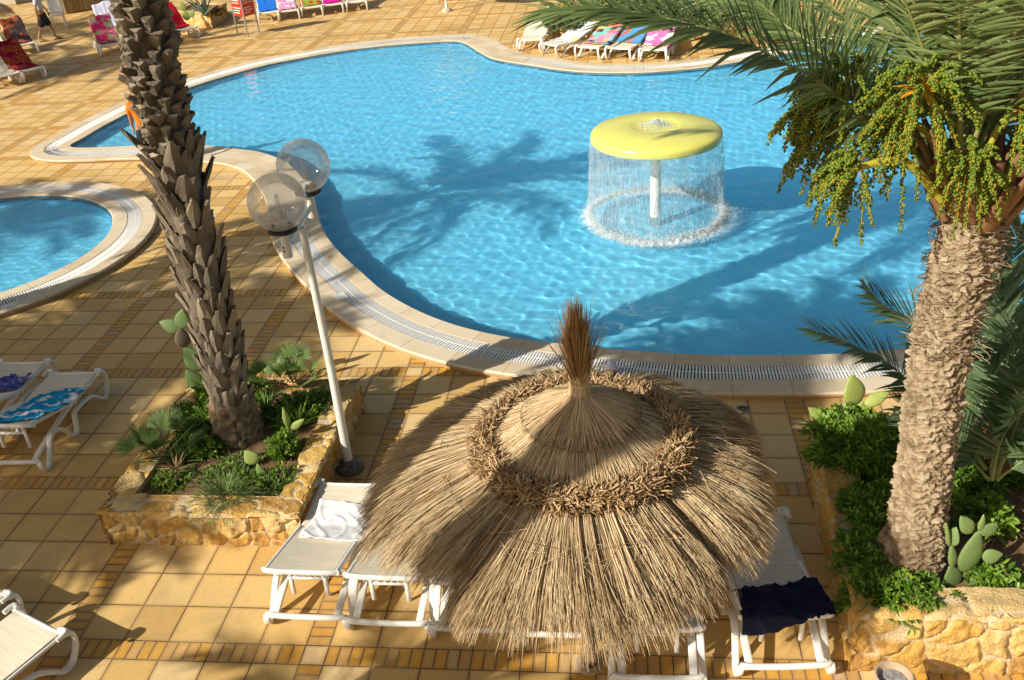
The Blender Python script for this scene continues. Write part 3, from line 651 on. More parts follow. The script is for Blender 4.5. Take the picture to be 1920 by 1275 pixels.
def stubby_trunk(g, c, H, seed, simple=False):
    """old trunk clad in cut leaf bases; c(z) gives the axis"""
    r = np.random.default_rng(seed)
    zs = np.linspace(0, H, 60); th = np.arange(20)*2*np.pi/20
    rad = np.interp(zs, [0, .12, .5, .9, H], [.25, .245, .19, .18, .17])
    g.grid(np.stack([np.stack([c(z)[0]+rr*(1+.06*np.sin(5*th+z*9))*np.cos(th), c(z)[1]+rr*(1+.06*np.sin(5*th+z*9))*np.sin(th), np.full(20, z)], -1) for z, rr in zip(zs, rad)]), rnd=np.repeat(r.uniform(.05, .3, (60, 1)), 20, 1), closed_v=True)
    zl = [.24]
    while zl[-1] < H: zl.append(zl[-1]+(.0205 if zl[-1] < 3.05 else .0125))
    for i, z in enumerate(zl):
        a = i*2.39996+r.normal(0, .12); long_ = z < 3.05 or simple
        L = r.uniform(.24, .36)*(1 if z > .6 else .7) if long_ else r.uniform(.07, .15)
        wB = r.uniform(.075, .098) if long_ else r.uniform(.048, .07); wT = wB*r.uniform(.14, .36) if long_ else wB*r.uniform(.7, .95)
        tilt = R(r.uniform(7, 19)) if long_ else R(r.uniform(30, 62))
        if long_ and z > 2.45 and r.random() < .5: tilt += R(12); L *= 1.15
        rr = .185; o = np.array([math.cos(a), math.sin(a), 0]); s = np.array([-math.sin(a), math.cos(a), 0]); base = np.array([c(z)[0], c(z)[1], z])+o*(rr-.02)
        d = np.array([0, 0, 1.])*math.cos(tilt)+o*math.sin(tilt)+s*r.normal(0, .07); nn = o*math.cos(tilt)-np.array([0, 0, 1.])*math.sin(tilt)
        m = np.array([0, .3, .65, .93, 1.]); W = np.interp(m, [0, .35, .75, 1], [wB, wB*.92, wB*.5+wT*.4, wT]); D_ = np.interp(m, [0, .3, .9, 1], [.045, .034, .020, .014])*(1.5 if not long_ else 1.)
        bend = o*(m**2)[:, None]*L*r.uniform(.0, .13)
        ring = []
        for k in range(5):
            q = base+d*L*m[k]+bend[k]; w_ = W[k]; t_ = D_[k]
            ring.append([q-s*w_-nn*t_*.55, q-s*w_*.55+nn*t_*.35, q+nn*t_, q+s*w_*.55+nn*t_*.35, q+s*w_-nn*t_*.55, q-nn*t_*.7])
        ring = np.array(ring)+r.normal(0, .004, (5, 6, 3)); v = r.uniform(.15, .95)
        rn = np.repeat(np.clip(v+np.array([-.15, -.05, .05, .1, .25]), 0, 1)[:, None], 6, 1)
        g.grid(ring, rn, closed_v=True)
        f = [(0, 1, 2), (0, 2, 5), (2, 3, 5), (3, 4, 5)]; g.add(ring[4], np.array(f), min(v+.35, 1.)+(.25 if 3.0 < z < 3.5 else 0) if not long_ else v*.7)
def crown(root, top, n, seed, L=2.6, ll=.45, npair=34, leaf='leaf', protos=5):
    """a round palm head from a few fronds, each linked again at other bearings"""
    r = np.random.default_rng(seed); P_ = []
    for k in range(protos):
        e = R(75-30*k); m = np.linspace(0, 1, 8); ang = e-m**1.3*R(70)
        st = np.c_[np.cos(ang), np.zeros(8), np.sin(ang)]*L/7; pts = np.r_[[[0, 0, 0]], np.cumsum(st, 0)[:-1]]
        lv, rb = frond(pts, (-.2, 0, 1), npair, ll, .026, seed=seed+k, start=.16)
        P_.append((lv.mesh('frond', False), rb.mesh('frond_rib'))); P_[-1][0].materials.append(mt[leaf]); P_[-1][1].materials.append(mt['rachis'])
    for i in range(n):
        a, b = P_[i % protos]; f = bpy.data.objects.new('frond', a); q = bpy.data.objects.new('frond_rib', b); col.objects.link(f); col.objects.link(q); f.parent = root; q.parent = f
        f.location = top; f.rotation_euler = (r.normal(0, .1), r.normal(0, .1), i*2.39996+r.normal(0, .15)); f.scale = (r.uniform(.88, 1.1),)*3

# left palm: rough trunk in the square planter, head above the frame
LP = V3(-1.41, 2.72, .33)
root = thing('palm_tree', 'tall palm with dead leaf bases, rising from the square planter behind the lamp', 'palm tree', LP)
g = G(); stubby_trunk(g, lambda z: np.array([.02*math.sin(z)+.004*z*z, .012*z*z*.3]), 7.3, 11)
g.build('trunk', 'stub', root, smooth=False)
g = G(); zs = np.linspace(-.12, .5, 60); th = np.linspace(0, 2*np.pi, 120, endpoint=False)
rm = np.array([[(np.interp(z, [-.12, 0, .2, .42, .5], [.265, .262, .245, .225, .18]))*(1+.13*noise.fractal(Vector((math.cos(t)*3.5, math.sin(t)*3.5, z*14)), .7, 2.1, 6)) for t in th] for z in zs])
g.grid(np.stack([rm*np.cos(th), rm*np.sin(th), np.repeat(zs[:, None], 120, 1)], -1), rnd=np.clip(.22+.35*np.array([[noise.noise(Vector((t*4, z*20, 3))) for t in th] for z in zs]), 0, 1), closed_v=True)
g.build('root_base', 'bark', root)
crown(root, (.25, .1, 7.3), 30, 21, 2.7, .5, 36)

def scaly_trunk(H, prof, lean, seed, nt=170, nz=560):
    r = np.random.default_rng(seed); zs = np.linspace(0, H, nz); th = np.linspace(0, 2*np.pi, nt, endpoint=False)
    Rn = np.zeros((nz, nt)); C = np.zeros((nz, nt)); rows = .072
    for j, z in enumerate(zs):
        base = np.interp(z, *prof)
        for i, t in enumerate(th):
            wob = noise.noise(Vector((math.cos(t)*1.6, math.sin(t)*1.6, z*2.8)))*1.1
            zz = z/rows+wob+.55*noise.noise(Vector((math.cos(t)*5, math.sin(t)*5, z*9)))
            k = math.floor(zz); fz = zz-k; n = 11+(k*7) % 3; hh = math.sin(k*127.1)*437.5; ph = hh-math.floor(hh)
            a = (t/(2*math.pi)*n+ph+.22*noise.noise(Vector((math.cos(t)*6, math.sin(t)*6, k*3.)))) % n; ka = math.floor(a); fa = a-ka
            hs = math.sin(k*12.9898+ka*78.233)*43758.5; hs -= math.floor(hs)
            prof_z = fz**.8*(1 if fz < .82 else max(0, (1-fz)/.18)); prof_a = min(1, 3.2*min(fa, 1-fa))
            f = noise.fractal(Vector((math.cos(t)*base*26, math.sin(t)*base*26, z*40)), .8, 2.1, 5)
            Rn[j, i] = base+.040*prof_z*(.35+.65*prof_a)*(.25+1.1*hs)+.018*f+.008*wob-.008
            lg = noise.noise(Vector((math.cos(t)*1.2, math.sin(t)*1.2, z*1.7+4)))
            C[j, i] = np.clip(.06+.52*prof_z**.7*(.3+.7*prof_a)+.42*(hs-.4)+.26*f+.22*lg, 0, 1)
    ax = np.array([lean(z) for z in zs]); g = G()
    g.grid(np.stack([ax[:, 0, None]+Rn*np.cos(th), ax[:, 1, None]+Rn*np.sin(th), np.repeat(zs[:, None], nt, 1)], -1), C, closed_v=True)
    return g
RB = P(1700, 1062, RPH-.06); RB[2] = RPH-.12
TOP = V3(4.90, .86, 3.50)
root = RPALM = thing('date_palm', 'date palm with a scaly tan trunk and hanging green date bunches, at the right edge', 'palm tree', RB)
dx, dy = TOP[0]-RB[0], TOP[1]-RB[1]; HT = TOP[2]-RB[2]
lean = lambda z: (dx*(z/HT)+.035*math.sin(z*2.4+.4)-.014, dy*(z/HT)+.02*math.sin(z*3))
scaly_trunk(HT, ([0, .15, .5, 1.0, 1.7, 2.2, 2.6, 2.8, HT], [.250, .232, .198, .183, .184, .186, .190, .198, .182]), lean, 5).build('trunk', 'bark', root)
g = G(); r = np.random.default_rng(31); n = 480      # shaggy fibre under the head
a = r.uniform(0, 2*np.pi, n); z = r.uniform(HT-1.05, HT+.02, n); rr = .186+r.uniform(0, .018, n); rr[z > HT-.75] += .006
B = np.stack([np.array([lean(q)[0] for q in z])+rr*np.cos(a), np.array([lean(q)[1] for q in z])+rr*np.sin(a), z], -1)
D = unit(np.stack([-np.sin(a)*r.choice([-1, 1], n)+np.cos(a)*.06, np.cos(a)*r.choice([-1, 1], n)+np.sin(a)*.06, r.normal(0, .4, n)], -1))
m = np.linspace(0, 1, 4); L = r.uniform(.05, .17, n)
C = B[:, None]+D[:, None]*(L[:, None]*m)[..., None]+np.stack([np.cos(a), np.sin(a), 0*a], -1)[:, None]*(.035*(m*(1-m)*4))[None, :, None]
g.strands(C, np.array([.004, .004, .003, .001])[None], r.uniform(.2, .95, n)); g.build('trunk_fibre', 'bark', root)
# cut boots and ribs where the fronds leave
g = G()
for i in range(26):
    a = i*2.39996; q = np.array([dx+.2*math.cos(a), dy+.2*math.sin(a), HT-.12+.012*i]); o = np.array([math.cos(a), math.sin(a), 0])
    g.tube([q, q+o*.10+V3(0, 0, .16), q+o*.2+V3(0, 0, .36)], [.075, .06, .03], 6, rnd=r.uniform(0, 1), flat=.45, up=o)
g.build('leaf_boots', 'boot', root)
FR = [  # photo pixel x, y, depth along each rib
    [(1752, 330, 6.1), (1700, 272, 6.05), (1625, 225, 6.0), (1532, 150, 5.9), (1469, 118, 5.85), (1407, 83, 5.8), (1355, 62, 5.75), (1290, 44, 5.7), (1235, 31, 5.7), (1150, 17, 5.7), (1075, 14, 5.75), (1035, 20, 5.8)],
    [(1760, 320, 6.3), (1700, 255, 6.4), (1625, 190, 6.5), (1531, 90, 6.6), (1469, 44, 6.7), (1417, 0, 6.8), (1370, -35, 6.85), (1310, -60, 6.9)],
    [(1765, 300, 6.2), (1738, 190, 6.25), (1705, 80, 6.2), (1670, 0, 6.1), (1635, -70, 6.0), (1590, -130, 5.9), (1540, -170, 5.85)],
    [(1800, 310, 6.15), (1812, 235, 6.2), (1825, 120, 6.2), (1848, 0, 6.2), (1868, -110, 6.15), (1875, -200, 6.0)],
    [(1820, 325, 6.0), (1842, 265, 5.95), (1875, 190, 5.9), (1920, 70, 5.75), (1965, -40, 5.55), (2020, -120, 5.3)],
    [(1790, 290, 6.5), (1770, 130, 6.9), (1745, 0, 7.3), (1725, -90, 7.6), (1700, -150, 7.8)],
    [(1810, 295, 6.5), (1860, 150, 6.9), (1925, 20, 7.2), (1990, -60, 7.4), (2060, -110, 7.5)],
    [(1780, 300, 6.5), (1690, 160, 7.0), (1600, 50, 7.5), (1520, -20, 7.8), (1440, -60, 8.0)],
    [(1770, 300, 6.4), (1720, 130, 6.9), (1660, 20, 7.2), (1600, -60, 7.4), (1530, -110, 7.5)],
    [(1815, 300, 6.4), (1835, 150, 6.8), (1880, 40, 7.2), (1900, -60, 7.5), (1905, -130, 7.7)],
    [(1830, 310, 6.2), (1900, 210, 6.3), (1990, 110, 6.3), (2080, 60, 6.2), (2170, 50, 6.1)],
    [(1800, 300, 5.9), (1800, 120, 5.5), (1795, -80, 5.0), (1780, -220, 4.6)],
    [(1780, 300, 5.95), (1730, 90, 5.6), (1650, -90, 5.1), (1560, -200, 4.8)],
    [(1815, 300, 5.9), (1880, 120, 5.5), (1960, -60, 5.0), (2050, -160, 4.6)],
    [(1765, 310, 6.3), (1640, 130, 6.9), (1480, 25, 7.4), (1370, -5, 7.7), (1270, -15, 7.9)],
    [(1840, 330, 6.2), (1930, 280, 6.4), (2030, 260, 6.5), (2130, 290, 6.6)],
]
for i, f in enumerate(FR):
    pts = [Q(*p) for p in f]
    d = unit(pts[-1]-pts[0]); up = V3(0, 0, 1) if abs(d[2]) < .75 else unit(V3(-d[0], -d[1], .25))
    if i in (0, 1, 14): up = unit(V3(0, -.36, .93))
    put_frond(root, pts, up, npair=[104, 84, 74][i] if i < 3 else 62, ll=.47 if i else .54, wd=.0150 if i < 2 else .0145, seed=100+i, rr=.016, spread=.80 if i == 0 else 1.0, lift=.20 if i == 0 else .22, drop=.08 if i == 0 else .16, start=.17 if i else .13)

def bunch(root, base, hub, n, Ls, spread, axis, seed, stalkr=.026):
    """stalk > strands > fruit"""
    n = int(n*1.35); r = np.random.default_rng(seed); l0 = np.array(root.location); base, hub = np.array(base)-l0, np.array(hub)-l0
    mid = (base+hub)/2+V3(0, 0, np.linalg.norm(hub-base)*.22)
    b = thing('date_bunch', '', 'x'); 
    for k in ('label', 'category'): del b[k]
    b.parent = root; b.location = hub
    g = G(); sp = spline([base-hub, mid-hub, V3(0, 0, 0)], 10); g.tube(sp, np.linspace(stalkr, stalkr*.75, len(sp)), 8, rnd=.5); g.build('stalk', 'stalk', b)
    ax = unit(np.array(axis)); D = unit(ax*1.0+unit(r.normal(size=(n, 3)))*spread); L = Ls*r.uniform(.75, 1.1, n); m = np.linspace(0, 1, 10)
    sag = np.clip(.75-D[:, 2]*.2, .3, 1)*r.uniform(.75, 1.2, n)
    C = D[:, None]*(L[:, None]*(m*(1-.22*m)))[..., None]+np.array([0, 0, -1.])*(L[:, None]*sag[:, None]*(m**2.2)*.72)[..., None]
    C = C+r.normal(0, .006, C.shape)*m[None, :, None]
    g = G(); g.strands(C, np.interp(m, [0, .3, 1], [.0052, .0038, .0025])[None], r.uniform(0, 1, n)); g.build('strands', 'strand', b)
    pos = []
    for i in range(n):
        k = int(L[i]/.0088); u = np.linspace(r.uniform(.28, .40), 1, k)+r.normal(0, .006, k); u = np.clip(u, 0, 1)
        q = np.stack([np.interp(u, m, C[i, :, x]) for x in range(3)], -1); T = unit(np.gradient(q, axis=0)); o = unit(np.cross(T, r.normal(size=(k, 3))))
        pos.append(q+o*.0115)
    pos = np.concatenate(pos); g = G(); g.blobs(pos, r.uniform(.0085, .0110, len(pos)), np.clip(r.beta(2, 3, len(pos))*1.1, 0, 1)); g.build('dates', 'date', b)
o = Q(1770, 345, 6.0)
bunch(root, Q(1765, 375, 5.95), Q(1612, 313, 5.75), 34, .34, 1.1, (-.9, -.2, .22), 1, .03)
bunch(root, Q(1770, 330, 5.9), Q(1728, 168, 5.60), 38, .46, 1.8, (-.05, -.55, .40), 2)
bunch(root, Q(1800, 350, 5.85), Q(1818, 303, 5.65), 36, .31, 1.6, (.05, -.75, .22), 3)
bunch(root, Q(1830, 330, 6.0), Q(1905, 205, 5.75), 34, .56, 1.0, (.25, -.3, .5), 4)
bunch(root, Q(1755, 320, 6.15), Q(1585, 172, 6.15), 44, .56, 1.1, (-.45, .0, .30), 5)
bunch(root, Q(1760, 330, 6.2), Q(1600, 225, 6.2), 30, .55, .9, (-.3, .1, .0), 6)
bunch(root, Q(1790, 320, 6.1), Q(1795, 110, 6.0), 30, .5, 1.1, (.2, -.2, .6), 7)
bunch(root, Q(1775, 330, 6.05), Q(1690, 225, 5.95), 34, .55, 1.1, (-.35, -.35, .25), 8)

# young palm behind the trunk
YB = P(1862, 905, RPH-.1)
yr = thing('young_palm', 'young palm with green feather fronds behind the date palm trunk', 'palm tree', YB)
YF = [
    [(1850, 880, 7.6), (1770, 780, 7.9), (1705, 718, 8.0), (1678, 690, 8.0), (1634, 664, 7.98), (1601, 649, 7.95), (1559, 632, 7.9), (1528, 622, 7.88)],
    [(1850, 860, 7.7), (1790, 690, 8.1), (1729, 611, 8.3), (1693, 592, 8.35), (1666, 577, 8.35), (1645, 562, 8.35), (1622, 535, 8.3)],
    [(1860, 880, 7.7), (1890, 700, 8.0), (1893, 560, 8.2), (1900, 470, 8.25), (1915, 420, 8.2)],
    [(1865, 890, 7.6), (1930, 760, 7.6), (1990, 660, 7.6), (2040, 620, 7.6)],
    [(1870, 890, 7.6), (1930, 720, 7.2), (1910, 650, 7.0), (1880, 655, 6.95), (1855, 672, 6.9)],
    [(1860, 890, 7.6), (1870, 740, 7.8), (1850, 620, 8.1), (1835, 540, 8.3), (1810, 490, 8.4)],
    [(1865, 880, 7.6), (1940, 700, 7.9), (1975, 560, 8.2), (1990, 470, 8.3)],
    [(1860, 900, 7.5), (1880, 820, 7.3), (1930, 760, 7.0), (1960, 740, 6.8)],
    [(1855, 900, 7.6), (1790, 830, 7.7), (1740, 790, 7.8), (1700, 770, 7.8)],
    [(1865, 890, 7.6), (1915, 800, 7.5), (1905, 690, 7.5), (1880, 590, 7.6), (1875, 520, 7.7)],
    [(1868, 900, 7.5), (1940, 850, 7.4), (1990, 830, 7.3), (2040, 840, 7.2)],
]
for i, f in enumerate(YF):
    put_frond(yr, [Q(*p) for p in f], V3(0, -.15, 1), npair=54, ll=.45, wd=.0175, seed=300+i, leaf='leafd', spread=.9, lift=.3, drop=.1, start=.2, rr=.011)
g = G(); r = np.random.default_rng(5)
for i in range(14):
    a = i*2.4; g.tube([V3(.05*math.cos(a), .05*math.sin(a), -.05), V3(.09*math.cos(a), .09*math.sin(a), .18), V3(.15*math.cos(a), .15*math.sin(a), .34)], [.04, .03, .012], 6, rnd=r.uniform(0, 1), flat=.5)
g.build('stem', 'boot', yr)

# palms standing out of the picture whose shade falls into it
def shade_palm(px, py, zs, h, seed, label, L=2.5, n=26, at=None, tr=.2, lean=0.):
    S = P(px, py, zs); b = S[:2]-SD[:2]*((h+.3-zs)/math.tan(EL)) if at is None else np.array(at)
    root = thing('palm_tree', label, 'palm tree', (b[0], b[1], 0), 0, 'palms left of the pools')
    g = G(); zz = np.linspace(0, h, 240); th = np.arange(16)*2*np.pi/16; rr = tr-.02+.035*((zz*8.3+.3*np.sin(zz*5)) % 1)+.012*np.sin(zz*3)
    g.grid(np.stack([np.stack([q*(1+.05*np.sin(th*5+z*31))*np.cos(th)-SD[1]*lean*(z/h)**6, q*np.sin(th)+SD[0]*lean*(z/h)**6, np.full(16, z)], -1) for z, q in zip(zz, rr)]), rnd=np.clip(rng.uniform(.1, .9, (240, 16)), 0, 1), closed_v=True); g.build('trunk', 'bark', root)
    crown(root, (-SD[1]*lean, SD[0]*lean, h), n, seed, L, .55, 44); return root
T_ = 'tall palm outside the picture '
def along(a, c): return (a*SD[0]-c*SD[1], a*SD[1]+c*SD[0])
shade_palm(850, 372, DEEP, 6.2, 51, T_+'whose crown shades the middle of the pool', 3.1, 36)
shade_palm(400, 628, 0, 6.4, 52, T_+'whose crown shades the paving by the prickly pear', 1.75, 44)
shade_palm(120, 640, 0, 6.0, 56, T_+'whose crown shades the two left loungers', 1.8, 46)
shade_palm(-40, 1005, 0, 5.6, 53, T_+'whose crown shades the paving left of the square planter', 2.3, 50)
shade_palm(110, 118, 0, 6.6, 54, T_+'whose crown shades the far terrace', 3.6, 54)
shade_palm(60, 62, 0, 7.4, 60, T_+'whose crown shades the walking person', 3.2, 50)
shade_palm(-40, 420, ZW, 6.8, 57, T_+'whose fronds shade the round pool', 2.2, 40)
shade_palm(640, 1530, 0, 5.2, 55, T_+'whose fronds dapple the foreground paving', 2.2, 26)
shade_palm(0, 0, 0, 6.2, 58, T_+'whose crown shades the coping right of the parasol', 1.7, 44, along(-3.1, -.72), .30, 1.75)
shade_palm(0, 0, 0, 12.8, 59, T_+'whose trunk throws a band over the parasol', 2.2, 36, along(-4.2, -1.62), .22)

# ------------------------------------------------------------------ twin globe lamp
LF = V3(-.22, 2.57, 0)
root = thing('lamp_post', 'cream lamp post with two clear globes, standing beside the square stone planter', 'lamp post', LF)
g = G(); g.tube([V3(0, 0, .05), V3(0, .0, 1.2), V3(-.035, .03, 2.72)], [.047, .042, .034], 16); g.build('pole', 'pole', root)
g = G(); g.lathe([(.06, .13), (.075, .085), (.135, .07), (.145, .055), (.145, 0)], n=28); g.lathe([(.0, .14), (.06, .13)], n=28); bf = g.build('base_flange', 'iron', root)
for i in range(6):
    a = i*math.pi/3+.3; g = G(); g.lathe([(0, .022), (.008, .021), (.010, 0)], (.108*math.cos(a), .108*math.sin(a), .07), 8); g.build('bolt', 'steel', bf)
G1, G2 = V3(-.275, 2.19, 3.13)-LF, V3(-.315, 3.10, 3.13)-LF
s1, s2 = G1-V3(0, 0, .30), G2-V3(0, 0, .30)
g = G(); g.tube([s1-V3(0, 0, .10), (s1+s2)/2-V3(0, 0, .10), s2-V3(0, 0, .10)], .027, 10, flat=1.2); g.build('cross_arm', 'pole', root)
for c in (G1, G2):
    th_ = np.linspace(R(-68), R(90), 26); g = G(); g.lathe(np.c_[.25*np.cos(th_), .25*np.sin(th_)][::-1], c, 40); gl = g.build('globe', 'globe', root)
    g = G(); g.lathe([(.0, -.228), (.105, -.228), (.125, -.238), (.125, -.262), (.10, -.275), (.0, -.275)], c, 32); g.build('collar', 'black', gl)
    g = G(); g.tube([c-V3(0, 0, .275), c-V3(0, 0, .51)], .043, 14); g.build('socket_tube', 'pole', gl)
    g = G(); g.blobs([c-V3(.012, .042, .405), c-V3(.012, .042, .44)], .011, 0.); g.build('set_screw', 'black', gl)
    g = G(); g.lathe([(0, -.085), (.026, -.085), (.028, -.16), (.05, -.165), (.055, -.215), (.075, -.23)], c, 16)
    g.box(c+V3(.045, -.02, -.16), (.06, .035, .035), rotz(.6)); g.box(c+V3(-.045, .0, -.18), (.045, .04, .04), rotz(-.4)); g.box(c+V3(.0, -.045, -.19), (.03, .03, .05), rotz(.3)); g.build('lamp_holder', 'bulb', gl)
    g = G(); g.lathe([(0, .075), (.014, .066), (.018, .03), (.017, -.085)], c, 14); g.build('bulb', 'globe', gl)
    g = G(); a = np.linspace(0, 2*np.pi, 14, endpoint=False)
    g.strands(np.stack([c+np.stack([.08*np.cos(a), .08*np.sin(a), np.full(14, -.228)], -1), c+np.stack([.084*np.cos(a), .084*np.sin(a), np.full(14, -.20)], -1)], 1), .007, a*0); g.build('vent_slots', 'black', gl)

# ------------------------------------------------------------------ mushroom fountain
root = thing('mushroom_fountain', 'yellow mushroom fountain with a curtain of falling water, standing in the large pool', 'fountain', (FX, FY, 0))
CZ = 1.40
g = G(); g.lathe([(0, CZ+.13), (.30, CZ+.125), (.36, CZ+.135), (.42, CZ+.15), (.70, CZ+.118), (.90, CZ+.082), (.965, CZ+.062), (.99, CZ+.04), (1.0, CZ+.01), (1.0, CZ-.045), (.99, CZ-.072), (.95, CZ-.085), (.6, CZ-.03), (.12, CZ-.01)], n=96); cap_ = g.build('cap', 'fcap', root)
g = G(); g.lathe([(.085, CZ), (.085, DEEP)], n=28); g.build('column', 'peel', root)
g = G(); r = np.random.default_rng(2); n = 1100; a = r.uniform(0, 2*np.pi, n); d = np.abs(r.normal(0, .14, n)); 
g.blobs(np.stack([d*np.cos(a), d*np.sin(a), CZ+.14+.10*np.exp(-(d/.13)**2)*r.uniform(.4, 1, n)], -1), r.uniform(.002, .007, n), r.uniform(0, 1, n)); g.build('bubbling_water', 'drop', cap_)
g = G(); th_ = np.linspace(0, 2*np.pi, 160, endpoint=False); zs = np.linspace(ZW, CZ-.03, 14)
rr = 1.0+.05*(1-(zs-ZW)/(CZ-ZW))**.6
g.grid(np.stack([np.stack([q*(1+.006*np.sin(th_*23)+.004*np.sin(th_*57+z*3))*np.cos(th_), q*(1+.006*np.sin(th_*23))*np.sin(th_), np.full(160, z)], -1) for q, z in zip(rr, zs)]), closed_v=True,
       uv=np.stack([np.stack([th_/(2*np.pi)*1., np.full(160, z)], -1) for z in zs])); g.build('water_curtain', 'curtain', root)
g = G(); n = 2400; a = r.uniform(0, 2*np.pi, n); z = ZW+(CZ-.06-ZW)*r.beta(1.1, 1.5, n); q = 1.0+.05*(1-(z-ZW)/(CZ-ZW))+r.normal(0, .02, n)*(1.4-z)
L = r.uniform(.01, .035, n); Pm = np.stack([np.stack([q*np.cos(a), q*np.sin(a), z], -1), np.stack([q*np.cos(a), q*np.sin(a), z+L], -1)], 1)
g.strands(Pm, r.uniform(.0012, .0034, (n, 1)), r.uniform(0, 1, n))
n = 420; a = r.uniform(0, 2*np.pi, n); z = r.uniform(ZW+.05, 1.0, n); q = 1.03+r.normal(0, .012, n)      # longer broken threads
g.strands(np.stack([np.stack([(q+.004*k)*np.cos(a+.006*k*r.normal(size=n)), (q+.004*k)*np.sin(a), z+.05*k], -1) for k in range(5)], 1), np.array([.0006, .0018, .0026, .0018, .0006])[None], r.uniform(.3, 1, n))
n = 1400; d = .98*np.sqrt(r.uniform(0, 1, n)); a = r.uniform(0, 2*np.pi, n); g.blobs(np.stack([d*np.cos(a), d*np.sin(a), ZW+r.exponential(.07, n)], -1), r.uniform(.002, .006, n), r.uniform(.3, 1, n), True)
g.build('falling_drops', 'drop', root)
g = G(); n = 26000; a = r.uniform(0, 2*np.pi, n); wob = .05*np.sin(a*3+1)+.03*np.sin(a*7); dens = .6+.4*np.sin(a-5.6)
d = 1.07+wob*.6+np.abs(r.normal(0, .10, n))*(1.05+.6*np.cos(a-6.1))-.04+np.where(r.random(n) < .22, -r.exponential(.07, n), 0); h = np.exp(-((d-1.06)/.10)**2)
g.blobs(np.stack([d*np.cos(a), d*np.sin(a), ZW+r.exponential(.035, n)*(.25+h)], -1), r.uniform(.0025, .011, n)*(.45+.75*h)*(1+.35*np.cos(a+.25)), r.uniform(0, 1, n), True, (1, 1, .6)); g.build('splash_foam', 'foam', root)
g = G(); th_ = np.linspace(0, 2*np.pi, 260, endpoint=False); q = np.linspace(0, 1, 14)
g.grid(np.stack([np.stack([(.86+.50*k+.03*np.sin(3*th_))*np.cos(th_), (.86+.50*k+.03*np.sin(3*th_))*np.sin(th_), ZW+.006+.035*math.exp(-((k-.42)/.22)**2)*(1+.5*np.sin(th_*31+k*9)+.4*np.sin(th_*57))], -1) for k in q]), closed_v=True, uv=np.stack([np.stack([th_, np.full(260, k)], -1) for k in q])); g.build('froth', 'froth', root)

